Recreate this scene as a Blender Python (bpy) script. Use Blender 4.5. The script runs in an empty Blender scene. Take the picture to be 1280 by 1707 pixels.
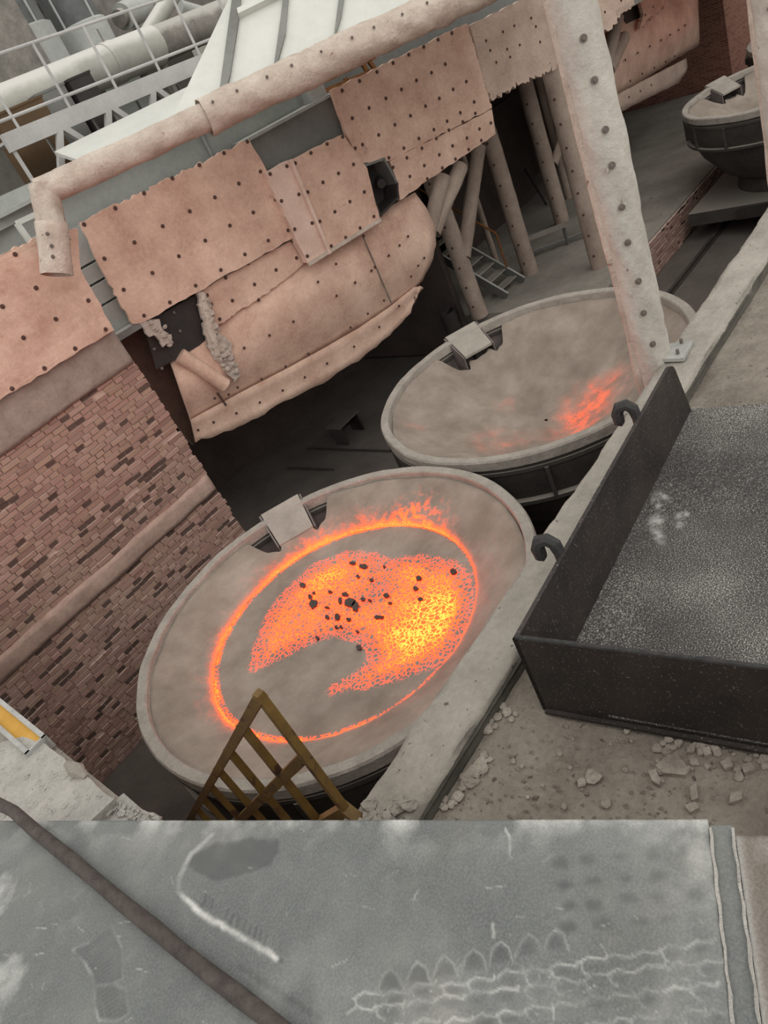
import bpy, math, random
import numpy as np
from mathutils import Vector, Matrix
from mathutils.geometry import tessellate_polygon

random.seed(7); RNG = np.random.default_rng(7)
scene = bpy.context.scene
col = scene.collection

# ------------------------------------------------------------------ camera
# world: X runs along the slag pit, Y across it, Z up; the eye is the origin
W, H, FPX = 1280, 1707, 1225.0
RT = Vector((0.58253, -0.71543, -0.38576))      # camera right
DN = Vector((-0.63991, -0.11104, -0.76038))     # camera down
FW = Vector((0.50117, 0.68980, -0.52250))       # camera forward
cam_d = bpy.data.cameras.new('camera'); cam = bpy.data.objects.new('camera', cam_d); col.objects.link(cam)
cam_d.sensor_fit = 'HORIZONTAL'; cam_d.sensor_width = 36.0; cam_d.lens = FPX*36.0/W
cam_d.clip_start = 0.05; cam_d.clip_end = 200
cam.matrix_world = Matrix(((RT.x, -DN.x, -FW.x, 0), (RT.y, -DN.y, -FW.y, 0), (RT.z, -DN.z, -FW.z, 0), (0, 0, 0, 1)))
scene.camera = cam

# ------------------------------------------------------------------ light
world = bpy.data.worlds.new('world'); scene.world = world; world.use_nodes = True
bgn = world.node_tree.nodes['Background']
bgn.inputs[0].default_value = (1.0, 0.985, 0.95, 1); bgn.inputs[1].default_value = 0.80
sun_d = bpy.data.lights.new('daylight', 'SUN'); sun_d.energy = 0.9; sun_d.angle = math.radians(70); sun_d.color = (1.0, 0.98, 0.94)
sun = bpy.data.objects.new('daylight', sun_d); col.objects.link(sun)
sun.rotation_euler = Vector((0.25, 0.62, -0.75)).to_track_quat('-Z', 'Y').to_euler()
vs = scene.view_settings
vs.view_transform = 'Standard'; vs.look = 'None'; vs.gamma = 1.0; vs.use_curve_mapping = False; vs.exposure = 0.20

# ------------------------------------------------------------------ placing helpers
def ray(px, py):
    return RT*((px-W/2)/FPX) + DN*((py-H/2)/FPX) + FW
def on_z(p, z):
    r = ray(*p); return r*(z/r.z)
def on_y(p, y):
    r = ray(*p); return r*(y/r.y)
def on_x(p, x):
    r = ray(*p); return r*(x/r.x)
HA = math.radians(-13); HN = Vector((math.sin(HA), -math.cos(HA), 0)); HT = Vector((math.cos(HA), math.sin(HA), 0))
HP = Vector((4.69, 9.5, 0))
def on_h(p, off=0.0):
    """point on the vertical front plane of the hood, off metres towards the pit"""
    r = ray(*p); return r*((HN.dot(HP)+off)/HN.dot(r))
def lerp(a, b, t): return a+(b-a)*t
def poly_at(pts, t):
    """point at parameter t (0..1) along a polyline of tuples"""
    n = len(pts)-1; k = min(int(t*n), n-1); s = t*n-k
    return tuple(lerp(pts[k][i], pts[k+1][i], s) for i in range(len(pts[0])))

# vectorised value noise
def _hash(ix, iy, s):
    h = (ix.astype(np.int64)*374761393 + iy.astype(np.int64)*668265263 + s*974634777) & 0x7fffffff
    h = ((h ^ (h >> 13))*1274126177) & 0x7fffffff
    return ((h ^ (h >> 16)) & 0xffff)/65535.0
def vnoise(x, y, s=0):
    ix = np.floor(x); iy = np.floor(y); fx = x-ix; fy = y-iy
    fx = fx*fx*(3-2*fx); fy = fy*fy*(3-2*fy)
    a = _hash(ix, iy, s); b = _hash(ix+1, iy, s); c = _hash(ix, iy+1, s); d = _hash(ix+1, iy+1, s)
    return (a+(b-a)*fx)*(1-fy)+(c+(d-c)*fx)*fy
def fbm(x, y, s=0, o=4):
    x = np.asarray(x, float); y = np.asarray(y, float); r = np.zeros(np.broadcast(x, y).shape); a = .5
    for k in range(o):
        r += a*(vnoise(x, y, s+k*17)-.5)*2; x = x*2.03+11.3; y = y*2.03+7.7; a *= .5
    return r

# ------------------------------------------------------------------ materials
def mat(name):
    m = bpy.data.materials.new(name); m.use_nodes = True; nt = m.node_tree
    return m, nt, nt.nodes['Principled BSDF']
def srgb(r, g, b):
    f = lambda c: (c/255/12.92) if c/255 <= .04045 else ((c/255+.055)/1.055)**2.4
    return (f(r), f(g), f(b), 1)
def noise(nt, scale, detail=6, rough=.6, vec=None):
    n = nt.nodes.new('ShaderNodeTexNoise'); n.inputs['Scale'].default_value = scale
    n.inputs['Detail'].default_value = detail; n.inputs['Roughness'].default_value = rough
    if vec is not None: nt.links.new(vec, n.inputs['Vector'])
    return n
def ramp(nt, src, stops):
    r = nt.nodes.new('ShaderNodeValToRGB'); e = r.color_ramp.elements
    while len(e) > 1: e.remove(e[-1])
    e[0].position = stops[0][0]; e[0].color = stops[0][1]
    for p, c in stops[1:]: e.new(p).color = c
    nt.links.new(src, r.inputs[0]); return r
def mix(nt, fac, a, b, mode='MIX'):
    m = nt.nodes.new('ShaderNodeMix'); m.data_type = 'RGBA'; m.blend_type = mode
    for sock, v in ((m.inputs[0], fac), (m.inputs[6], a), (m.inputs[7], b)):
        if hasattr(v, 'is_output'): nt.links.new(v, sock)
        else: sock.default_value = v
    return m.outputs[2]
def math_n(nt, op, a, b=0.5, clamp=False):
    m = nt.nodes.new('ShaderNodeMath'); m.operation = op; m.use_clamp = clamp
    for sock, v in ((m.inputs[0], a), (m.inputs[1], b)):
        if hasattr(v, 'is_output'): nt.links.new(v, sock)
        else: sock.default_value = v
    return m.outputs[0]
def bump(nt, bs, src, strength, dist=.02, prev=None):
    b = nt.nodes.new('ShaderNodeBump'); b.inputs['Strength'].default_value = strength; b.inputs['Distance'].default_value = dist
    nt.links.new(src, b.inputs['Height'])
    if prev: nt.links.new(prev.outputs[0], b.inputs['Normal'])
    nt.links.new(b.outputs[0], bs.inputs['Normal']); return b
def geo(nt): return nt.nodes.new('ShaderNodeNewGeometry')
def attr(nt, name):
    a = nt.nodes.new('ShaderNodeAttribute'); a.attribute_name = name; return a.outputs['Fac']
def pos(nt): return geo(nt).outputs['Position']

def mottled(name, c1, c2, scale=3.0, rough=.9, fine=40, bstr=.4, bdist=.02, metal=0, spots=None, dust=None, dustdir=.55):
    """two tones mixed by noise, fine grain bump, optional dark spots, optional dust on upward faces"""
    m, nt, bs = mat(name); p = pos(nt)
    n1 = noise(nt, scale, 8, .65, p); n2 = noise(nt, fine, 6, .7, p)
    f = math_n(nt, 'ADD', math_n(nt, 'MULTIPLY', n1.outputs[0], .7), math_n(nt, 'MULTIPLY', n2.outputs[0], .3))
    c = ramp(nt, f, [(.36, c1), (.64, c2)]).outputs[0]
    if spots:
        n3 = noise(nt, spots[1], 3, .5, p); sf = ramp(nt, n3.outputs[0], [(spots[2], (0, 0, 0, 1)), (spots[2]+.05, (1, 1, 1, 1))]).outputs[0]
        c = mix(nt, sf, c, spots[0])
    if dust:
        g = geo(nt); sx = nt.nodes.new('ShaderNodeSeparateXYZ'); nt.links.new(g.outputs['Normal'], sx.inputs[0])
        d = math_n(nt, 'ADD', sx.outputs[2], math_n(nt, 'MULTIPLY', math_n(nt, 'SUBTRACT', n1.outputs[0], .5), .8))
        df = ramp(nt, d, [(dustdir-.25, (0, 0, 0, 1)), (dustdir+.1, (1, 1, 1, 1))]).outputs[0]
        c = mix(nt, df, c, dust)
    nt.links.new(c, bs.inputs['Base Color'])
    bs.inputs['Roughness'].default_value = rough; bs.inputs['Metallic'].default_value = metal
    b = bump(nt, bs, n1.outputs[0], bstr, bdist*3); bump(nt, bs, n2.outputs[0], bstr, bdist, b)
    return m

DUST = srgb(168, 160, 150)
M = {}
M['concrete'] = mottled('dusty concrete', srgb(140, 134, 125), srgb(178, 171, 160), 2.2, .95, 30, .5, .025, spots=(srgb(100, 95, 88), 26, .68))
M['rough_concrete'] = mottled('rough concrete', srgb(128, 121, 112), srgb(172, 165, 154), 5, .95, 60, .8, .03, spots=(srgb(86, 82, 76), 18, .66))
M['white_dust'] = mottled('pale dusty concrete', srgb(176, 172, 165), srgb(214, 209, 200), 4, .95, 45, .9, .02, spots=(srgb(110, 105, 98), 30, .69))
M['ground'] = mottled('dusty ground', srgb(124, 114, 103), srgb(172, 163, 150), 2.4, .97, 34, .7, .03, spots=(srgb(98, 90, 82), 22, .66))
M['pit_dust'] = mottled('pit dust', srgb(82, 75, 70), srgb(106, 98, 92), 1.2, .95, 20, .3, .02)
M['dock_top'] = mottled('dock dust', srgb(128, 122, 114), srgb(164, 157, 147), 1.2, .95, 20, .35, .02, spots=(srgb(70, 65, 60), 5, .70))
M['stone'] = mottled('rubble stone', srgb(132, 122, 112), srgb(184, 174, 162), 9, .95, 70, .6, .01)
M['dark_wall'] = mottled('sooty wall', srgb(62, 52, 47), srgb(88, 76, 70), 1.0, .9, 18, .3, .02)  # one dark brown tone, for the bay walls and the crust flakes
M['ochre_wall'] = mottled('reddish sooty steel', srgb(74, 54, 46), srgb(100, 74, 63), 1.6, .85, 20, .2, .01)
M['blanket'] = mottled('fibre blanket', srgb(188, 150, 132), srgb(230, 198, 178), 1.7, .97, 22, .5, .012, spots=(srgb(172, 142, 128), 3, .72))
M['blanket_grey'] = mottled('greyed fibre blanket', srgb(182, 158, 143), srgb(214, 190, 174), 2.4, .97, 26, .7, .02, spots=(srgb(156, 132, 119), 9, .72))
M['strip'] = mottled('pale blanket strip', srgb(204, 174, 158), srgb(232, 206, 192), 2.0, .97, 30, .5, .012)
M['wrap'] = mottled('wrapped blanket', srgb(184, 166, 152), srgb(222, 208, 194), 3.5, .97, 30, .8, .02, spots=(srgb(150, 120, 108), 13, .69))
M['pillar'] = mottled('pillar blanket', srgb(176, 170, 160), srgb(208, 202, 192), 2.6, .95, 26, .6, .015, spots=(srgb(140, 130, 120), 14, .70))
M['tuft'] = mottled('torn fibre', srgb(206, 186, 172), srgb(238, 224, 212), 12, .97, 60, 1.0, .02)
M['column'] = mottled('column blanket', srgb(150, 132, 120), srgb(184, 166, 152), 2.0, .95, 24, .5, .015)
M['girder'] = mottled('grey painted steel', srgb(140, 144, 140), srgb(170, 173, 168), .8, .6, 14, .12, .006, dust=srgb(200, 200, 194))
M['girder_dark'] = mottled('dark grey steel', srgb(98, 98, 95), srgb(122, 122, 118), .8, .6, 14, .12, .006, dust=srgb(178, 176, 170))
M['white_steel'] = mottled('white dusted steel', srgb(196, 197, 190), srgb(214, 214, 207), .7, .8, 10, .15, .008)
M['hood_rib'] = mottled('grey hood rib', srgb(112, 113, 108), srgb(136, 137, 131), 1.5, .8, 14, .15, .006)
M['pale_pipe'] = mottled('pale pipe jacket', srgb(158, 157, 148), srgb(186, 184, 174), .9, .55, 12, .1, .006, dust=srgb(206, 203, 196))
M['truss'] = mottled('light grey truss paint', srgb(168, 166, 164), srgb(194, 191, 188), 1.2, .6, 16, .1, .004)
M['vessel'] = mottled('dark vessel steel', srgb(74, 76, 76), srgb(110, 112, 110), .9, .55, 8, .1, .006)
M['vessel_base'] = mottled('pale vessel base', srgb(158, 160, 156), srgb(192, 194, 190), .8, .6, 8, .1, .006)
M['brown_steel'] = mottled('brown painted steel', srgb(74, 56, 34), srgb(98, 74, 46), 1.2, .7, 14, .1, .006)
M['machine'] = mottled('grey machinery', srgb(104, 100, 94), srgb(146, 140, 132), 3, .8, 18, .2, .01, dust=srgb(176, 172, 164))
M['back_wall'] = mottled('grey back wall', srgb(98, 94, 88), srgb(126, 121, 114), .5, .9, 6, .1, .01)
M['black_steel'] = mottled('black steel', srgb(34, 30, 29), srgb(56, 49, 46), 3, .65, 30, .25, .006, spots=(srgb(150, 138, 130), 42, .74))
M['pot_iron'] = mottled('dusty pot iron', srgb(54, 50, 47), srgb(80, 75, 70), 2, .8, 22, .3, .01, dust=srgb(150, 143, 134))
M['rim'] = mottled('dusty pot rim', srgb(150, 143, 134), srgb(180, 172, 162), 5, .95, 40, .6, .012)
M['shell_in'] = mottled('bare inner pot shell', srgb(92, 84, 82), srgb(132, 122, 118), 4, .8, 26, .4, .01)
M['chute'] = mottled('dusty chute plate', srgb(146, 139, 130), srgb(172, 165, 155), 3, .9, 30, .3, .01)
M['hook'] = mottled('dusty iron hook', srgb(40, 39, 38), srgb(70, 68, 66), 18, .8, 60, .6, .006, spots=(srgb(120, 116, 110), 60, .70))
M['yellow_paint'] = mottled('worn mustard paint', srgb(92, 66, 30), srgb(124, 96, 44), 6, .6, 40, .2, .004, spots=(srgb(72, 48, 34), 9, .60))
M['yellow_bright'] = mottled('yellow channel paint', srgb(196, 146, 56), srgb(216, 166, 72), 4, .6, 30, .1, .003, spots=(srgb(150, 100, 40), 18, .70))
M['zinc'] = mottled('zinc grey steel', srgb(150, 150, 146), srgb(182, 181, 176), 5, .6, 40, .15, .003)
M['rust'] = mottled('rusty orange steel', srgb(110, 68, 34), srgb(150, 98, 50), 5, .8, 30, .3, .005)
M['hose'] = mottled('dusty black hose', srgb(54, 47, 44), srgb(88, 79, 74), 20, .75, 120, .4, .003)
M['bolt'] = mottled('dark bolt', srgb(70, 48, 42), srgb(98, 70, 60), 30, .7, 90, .3, .002)
M['bolt_grey'] = mottled('grey bolt', srgb(92, 84, 78), srgb(128, 118, 110), 30, .7, 90, .3, .002)
M['mortar'] = mottled('brick mortar', srgb(176, 146, 134), srgb(206, 176, 162), 6, .95, 50, .6, .01)
M['plaster'] = mottled('plaster band', srgb(158, 130, 118), srgb(196, 166, 152), 3.5, .95, 30, .5, .012)
M['lintel'] = mottled('grey lintel', srgb(140, 124, 114), srgb(172, 156, 146), 3.5, .95, 30, .6, .012)
M['kerb_shade_side'] = mottled('shade-painted kerb side', srgb(74, 71, 64), srgb(104, 99, 90), 4, .95, 40, .7, .02)  # darker concrete: the shade on this low face is put into the colour
M['rail'] = mottled('track rail steel', srgb(52, 46, 43), srgb(78, 70, 65), 4, .6, 40, .2, .004)

def brick_material(name='red brick', darker=False):
    m, nt, bs = mat(name); p = pos(nt)
    oi = nt.nodes.new('ShaderNodeObjectInfo'); g = geo(nt)
    r = math_n(nt, 'FRACT', math_n(nt, 'ADD', oi.outputs['Random'], g.outputs['Random Per Island']))
    c = ramp(nt, r, [(0.0, srgb(150, 114, 104)), (.12, srgb(166, 128, 116)), (.35, srgb(178, 138, 126)),
                     (.55, srgb(186, 144, 132)), (.72, srgb(168, 134, 114)), (.86, srgb(194, 158, 144)), (1.0, srgb(178, 146, 124))]).outputs[0]
    n = noise(nt, 1.3, 6, .6, p); n2 = noise(nt, 60, 5, .7, p)
    c = mix(nt, math_n(nt, 'MULTIPLY', ramp(nt, n.outputs[0], [(.45, (0, 0, 0, 1)), (.75, (1, 1, 1, 1))]).outputs[0], .55), c, srgb(198, 168, 154))
    c = mix(nt, math_n(nt, 'MULTIPLY', n2.outputs[0], .35), c, srgb(134, 106, 94))
    if darker: c = mix(nt, .82, c, srgb(66, 50, 45))  # dark colour in place of the shadow inside recessed headers
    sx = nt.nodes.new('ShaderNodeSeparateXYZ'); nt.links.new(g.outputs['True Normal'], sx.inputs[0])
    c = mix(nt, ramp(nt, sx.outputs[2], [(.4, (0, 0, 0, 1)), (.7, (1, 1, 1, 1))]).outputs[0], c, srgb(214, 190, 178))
    nt.links.new(c, bs.inputs['Base Color']); bs.inputs['Roughness'].default_value = .92
    bump(nt, bs, n2.outputs[0], .8, .012); return m
M['brick'] = brick_material(); M['shadow_brick'] = brick_material('shadow-dark brick', True)

def far_brick_material():
    m, nt, bs = mat('distant brickwork'); tc = nt.nodes.new('ShaderNodeTexCoord')
    b = nt.nodes.new('ShaderNodeTexBrick'); nt.links.new(tc.outputs['UV'], b.inputs['Vector'])
    b.inputs['Color1'].default_value = srgb(150, 104, 88); b.inputs['Color2'].default_value = srgb(118, 76, 64); b.inputs['Mortar'].default_value = srgb(170, 134, 118)
    b.inputs['Scale'].default_value = 1.0; b.inputs['Brick Width'].default_value = .25; b.inputs['Row Height'].default_value = .066; b.inputs['Mortar Size'].default_value = .008
    nt.links.new(b.outputs['Color'], bs.inputs['Base Color']); bs.inputs['Roughness'].default_value = .95
    bump(nt, bs, b.outputs['Fac'], -.5, .01); return m
M['far_brick'] = far_brick_material()

def scoop_floor_material():
    m, nt, bs = mat('speckled scoop floor'); p = pos(nt)
    n = noise(nt, 150, 4, .7, p); n2 = noise(nt, 2.0, 4, .5, p)
    k = math_n(nt, 'ADD', n.outputs[0], math_n(nt, 'MULTIPLY', math_n(nt, 'SUBTRACT', n2.outputs[0], .5), .22))
    c = ramp(nt, k, [(.38, srgb(44, 41, 40)), (.52, srgb(78, 75, 72)), (.61, srgb(152, 148, 142)), (.70, srgb(220, 215, 208))]).outputs[0]
    c = mix(nt, attr(nt, 'mark'), c, srgb(196, 194, 190))
    nt.links.new(c, bs.inputs['Base Color']); bs.inputs['Roughness'].default_value = .8
    bump(nt, bs, n.outputs[0], .4, .004); return m
M['scoop_floor'] = scoop_floor_material()

def scoop_side_material():
    m, nt, bs = mat('speckled black scoop side'); p = pos(nt)
    n = noise(nt, 95, 4, .65, p); n2 = noise(nt, 3, 5, .6, p)
    c = ramp(nt, n2.outputs[0], [(.35, srgb(36, 31, 29)), (.65, srgb(58, 50, 46))]).outputs[0]
    sp = ramp(nt, n.outputs[0], [(.60, (0, 0, 0, 1)), (.70, (1, 1, 1, 1))]).outputs[0]
    c = mix(nt, sp, c, srgb(140, 128, 120))
    nt.links.new(c, bs.inputs['Base Color']); bs.inputs['Roughness'].default_value = .6
    bump(nt, bs, n2.outputs[0], .2, .01); return m
M['scoop_side'] = scoop_side_material()

def plate_material(name, tint):
    m, nt, bs = mat(name); p = pos(nt)
    n = noise(nt, 1.8, 8, .65, p); n2 = noise(nt, 160, 4, .7, p); n3 = noise(nt, 9, 8, .75, p)
    c = ramp(nt, n.outputs[0], [(.30, srgb(86, 89, 88)), (.5, srgb(104, 107, 105)), (.72, srgb(124, 123, 118))]).outputs[0]
    c = mix(nt, .65 if tint else 0.0, c, srgb(104, 84, 66))
    c = mix(nt, math_n(nt, 'MULTIPLY', ramp(nt, n2.outputs[0], [(.42, (0, 0, 0, 1)), (.66, (1, 1, 1, 1))]).outputs[0], .30), c, srgb(158, 158, 154))
    br = ramp(nt, noise(nt, 1.1, 4, .6, p).outputs[0], [(.55, (0, 0, 0, 1)), (.75, (1, 1, 1, 1))]).outputs[0]
    c = mix(nt, math_n(nt, 'MULTIPLY', br, .35), c, srgb(124, 110, 96))
    c = mix(nt, math_n(nt, 'MULTIPLY', ramp(nt, n3.outputs[0], [(.5, (0, 0, 0, 1)), (.72, (1, 1, 1, 1))]).outputs[0], .30), c, srgb(150, 150, 146))
    dk = attr(nt, 'dark'); wt = attr(nt, 'dust')
    grain = math_n(nt, 'ADD', math_n(nt, 'MULTIPLY', n2.outputs[0], .9), .45)
    c = mix(nt, math_n(nt, 'MULTIPLY', dk, grain, True), c, srgb(64, 65, 64))
    c = mix(nt, math_n(nt, 'MULTIPLY', wt, grain, True), c, srgb(214, 213, 208))
    nt.links.new(c, bs.inputs['Base Color']); bs.inputs['Roughness'].default_value = .62; bs.inputs['Metallic'].default_value = .0
    b = bump(nt, bs, n2.outputs[0], .15, .002); bump(nt, bs, n3.outputs[0], .12, .004, b); return m
M['plate'] = plate_material('grey steel plate', False)
M['plate_brown'] = plate_material('browned steel plate', True)

def slag_material(name, molten):
    """grey slag; the point attribute heat (0..1) says where it still glows"""
    m, nt, bs = mat(name); p = pos(nt)
    n1 = noise(nt, 2.2, 8, .62, p); n2 = noise(nt, 34, 6, .7, p); n3 = noise(nt, 120, 3, .6, p)
    base = ramp(nt, n1.outputs[0], [(.34, srgb(134, 122, 110)), (.5, srgb(152, 140, 128)), (.68, srgb(170, 158, 146))]).outputs[0]
    base = mix(nt, math_n(nt, 'MULTIPLY', n2.outputs[0], .25), base, srgb(118, 106, 96))
    h = attr(nt, 'glow')
    if molten:
        v = nt.nodes.new('ShaderNodeTexVoronoi'); v.feature = 'DISTANCE_TO_EDGE'; v.inputs['Scale'].default_value = 22
        wv = nt.nodes.new('ShaderNodeVectorMath'); wv.operation = 'ADD'; nd = noise(nt, 14, 3, .5, p)
        sc = nt.nodes.new('ShaderNodeVectorMath'); sc.operation = 'SCALE'; sc.inputs['Scale'].default_value = .10
        nt.links.new(nd.outputs['Color'], sc.inputs[0]); nt.links.new(p, wv.inputs[0]); nt.links.new(sc.outputs[0], wv.inputs[1]); nt.links.new(wv.outputs[0], v.inputs['Vector'])
        crack = ramp(nt, v.outputs['Distance'], [(.02, (1, 1, 1, 1)), (.20, (0, 0, 0, 1))]).outputs[0]
        n4 = noise(nt, 60, 4, .7, p)
        f = math_n(nt, 'ADD', math_n(nt, 'MULTIPLY', h, .72), math_n(nt, 'MULTIPLY', math_n(nt, 'SUBTRACT', crack, .55), .46))
        f = math_n(nt, 'ADD', f, math_n(nt, 'MULTIPLY', math_n(nt, 'SUBTRACT', n4.outputs[0], .5), .42))
        f = math_n(nt, 'MULTIPLY', f, math_n(nt, 'MULTIPLY', h, 5.0, True))
        em = ramp(nt, f, [(.12, (0, 0, 0, 1)), (.22, (.05, .005, .002, 1)), (.40, (.42, .014, .0026, 1)), (.60, (.90, .028, .003, 1)), (.80, (1.0, .058, .005, 1)), (.97, (1.0, .115, .016, 1))]).outputs[0]
        bs.inputs['Emission Strength'].default_value = 9.0
        base = mix(nt, ramp(nt, f, [(.15, (0, 0, 0, 1)), (.45, (1, 1, 1, 1))]).outputs[0], base, srgb(70, 52, 44))
        hot = n4
    else:
        n5 = noise(nt, 105, 5, .8, p)
        f = math_n(nt, 'MULTIPLY', h, math_n(nt, 'ADD', .42, math_n(nt, 'MULTIPLY', math_n(nt, 'SUBTRACT', n5.outputs[0], .46), 4.2)), True)
        em = ramp(nt, f, [(.05, (0, 0, 0, 1)), (.22, (.08, .011, .005, 1)), (.50, (.55, .050, .006, 1)), (.95, (1.0, .13, .012, 1))]).outputs[0]
        bs.inputs['Emission Strength'].default_value = 4.5
        base = mix(nt, ramp(nt, f, [(.12, (0, 0, 0, 1)), (.45, (1, 1, 1, 1))]).outputs[0], base, srgb(74, 56, 48))
        hot = n2
    nt.links.new(base, bs.inputs['Base Color']); nt.links.new(em, bs.inputs['Emission Color']); bs.inputs['Roughness'].default_value = .95
    b = bump(nt, bs, n1.outputs[0], .35, .05); bump(nt, bs, hot.outputs[0], .5, .012, b); return m
M['pool'] = slag_material('molten slag', True)
M['slag'] = slag_material('slag crust', False)

# ------------------------------------------------------------------ mesh builder
LOC = {}
def _parent(o, p):
    o.parent = p; o.matrix_parent_inverse = Matrix.Translation(-LOC[p.name])
def tag(o, label=None, cat=None, group=None, kind=None):
    if label: o['label'] = label
    if cat: o['category'] = cat
    if group: o['group'] = group
    if kind: o['kind'] = kind
    return o
def thing(name, loc, label, cat, group=None):
    o = bpy.data.objects.new(name, None); col.objects.link(o); o.location = loc; o.empty_display_size = .2
    LOC[o.name] = Vector(loc); return tag(o, label, cat, group)

class MB:
    def __init__(s): s.v = []; s.f = []
    def add(s, vs, fs):
        k = len(s.v); s.v += [tuple(v) for v in vs]; s.f += [tuple(i+k for i in f) for f in fs]; return s
    def box(s, c, d, rx=None):
        """box with centre c, size d, optional axes (u, v, w)"""
        u, v, w = rx or (Vector((1, 0, 0)), Vector((0, 1, 0)), Vector((0, 0, 1))); c = Vector(c)
        p = [c+u*(d[0]/2*a)+v*(d[1]/2*b)+w*(d[2]/2*e) for a in (-1, 1) for b in (-1, 1) for e in (-1, 1)]
        return s.add(p, [(0, 1, 3, 2), (4, 6, 7, 5), (0, 4, 5, 1), (2, 3, 7, 6), (0, 2, 6, 4), (1, 5, 7, 3)])
    def hexa(s, p):
        """eight corners: four of the bottom in order, four of the top"""
        return s.add(p, [(3, 2, 1, 0), (4, 5, 6, 7), (0, 1, 5, 4), (1, 2, 6, 5), (2, 3, 7, 6), (3, 0, 4, 7)])
    def bar(s, a, b, wd, ht=None, up=Vector((0, 0, 1))):
        a = Vector(a); b = Vector(b); u = (b-a).normalized(); sd = u.cross(up)
        if sd.length < 1e-4: sd = u.cross(Vector((0, 1, 0)))
        sd.normalize(); up2 = sd.cross(u); return s.box((a+b)/2, ((b-a).length, wd, ht or wd), (u, sd, up2))
    def tube(s, pts, r, n=14, cap=True):
        """tube along a polyline; r a number or one radius for each point"""
        pts = [Vector(p) for p in pts]; k0 = len(s.v); m = len(pts)
        rr = r if isinstance(r, (list, tuple)) else [r]*m
        ref = None
        for i, p in enumerate(pts):
            d = (pts[min(i+1, m-1)]-pts[max(i-1, 0)]).normalized()
            if ref is None: ref = d.orthogonal().normalized()
            ref = (ref-d*ref.dot(d)).normalized(); o = d.cross(ref)
            for k in range(n):
                a = 2*math.pi*k/n; s.v.append(tuple(p+ref*(rr[i]*math.cos(a))+o*(rr[i]*math.sin(a))))
        for i in range(m-1):
            for k in range(n):
                k2 = (k+1) % n; s.f.append((k0+i*n+k, k0+i*n+k2, k0+(i+1)*n+k2, k0+(i+1)*n+k))
        if cap:
            s.f.append(tuple(k0+k for k in range(n-1, -1, -1))); s.f.append(tuple(k0+(m-1)*n+k for k in range(n)))
        return s
    def lathe(s, c, prof, n=48, close=False):
        """profile of (radius, z) turned about the vertical through c"""
        k0 = len(s.v); m = len(prof)
        for r, z in prof:
            for k in range(n):
                a = 2*math.pi*k/n; s.v.append((c[0]+r*math.cos(a), c[1]+r*math.sin(a), z))
        for i in range(m-1 if not close else m):
            j = (i+1) % m
            for k in range(n):
                k2 = (k+1) % n; s.f.append((k0+i*n+k, k0+i*n+k2, k0+j*n+k2, k0+j*n+k))
        return s
    def prism(s, pts, ext):
        """a flat outline of points pushed by the vector ext"""
        pts = [Vector(p) for p in pts]; n = len(pts); ext = Vector(ext)
        tris = tessellate_polygon([pts]); k = len(s.v)
        s.v += [tuple(p) for p in pts]+[tuple(p+ext) for p in pts]
        for t in tris:
            s.f.append((k+t[0], k+t[1], k+t[2])); s.f.append((k+n+t[2], k+n+t[1], k+n+t[0]))
        for i in range(n):
            j = (i+1) % n; s.f.append((k+i, k+j, k+n+j, k+n+i))
        return s
    def grid(s, P):
        """P[i][j] rows of points"""
        k = len(s.v); a = len(P); b = len(P[0])
        for row in P: s.v += [tuple(p) for p in row]
        for i in range(a-1):
            for j in range(b-1): s.f.append((k+i*b+j, k+i*b+j+1, k+(i+1)*b+j+1, k+(i+1)*b+j))
        return s
    def build(s, name, m, parent=None, smooth=False, label=None, cat=None, group=None, kind=None, solid=None, fix=True):
        me = bpy.data.meshes.new(name); V = np.array(s.v, dtype=float)
        lo = V.min(0); hi = V.max(0); base = Vector(((lo[0]+hi[0])/2, (lo[1]+hi[1])/2, lo[2]))
        me.from_pydata([tuple(x) for x in (V-np.array(base))], [], s.f); me.update()
        if fix:
            import bmesh
            bm = bmesh.new(); bm.from_mesh(me); bmesh.ops.recalc_face_normals(bm, faces=bm.faces); bm.to_mesh(me); bm.free()
        me.materials.append(M[m] if isinstance(m, str) else m)
        if smooth:
            me.polygons.foreach_set('use_smooth', [True]*len(me.polygons))
            if smooth != 'all': me.set_sharp_from_angle(angle=math.radians(40))
        o = bpy.data.objects.new(name, me); col.objects.link(o); o.location = base; LOC[o.name] = base
        if parent: _parent(o, parent)
        if solid:
            md = o.modifiers.new('thickness', 'SOLIDIFY'); md.thickness = solid; md.offset = 0
        return tag(o, label, cat, group, kind)

def np_mesh(name, V, F, m, parent=None, attrs=None, smooth=True, **kw):
    """mesh from numpy quads with float point attributes"""
    me = bpy.data.meshes.new(name); lo = V.min(0); hi = V.max(0); base = Vector(((lo[0]+hi[0])/2, (lo[1]+hi[1])/2, lo[2]))
    V = V-np.array(base); me.vertices.add(len(V)); me.vertices.foreach_set('co', V.astype(np.float32).ravel())
    n = len(F); me.loops.add(n*4); me.polygons.add(n)
    me.polygons.foreach_set('loop_start', np.arange(n, dtype=np.int32)*4); me.loops.foreach_set('vertex_index', F.astype(np.int32).ravel())
    me.update(calc_edges=True); me.validate()
    for k, a in (attrs or {}).items():
        at_ = me.attributes.new(k, 'FLOAT', 'POINT'); at_.data.foreach_set('value', a.astype(np.float32).ravel())
    me.polygons.foreach_set('use_smooth', np.full(n, smooth))
    me.materials.append(M[m]); o = bpy.data.objects.new(name, me); col.objects.link(o); o.location = base; LOC[o.name] = base
    if parent: _parent(o, parent)
    return tag(o, **kw)
def grid_faces(a, b, wrap=False):
    i = np.arange(a-1)[:, None]; j = np.arange(b if wrap else b-1)[None, :]; j2 = (j+1) % b
    return np.stack([i*b+j, i*b+j2, (i+1)*b+j2, (i+1)*b+j], -1).reshape(-1, 4)

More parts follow.
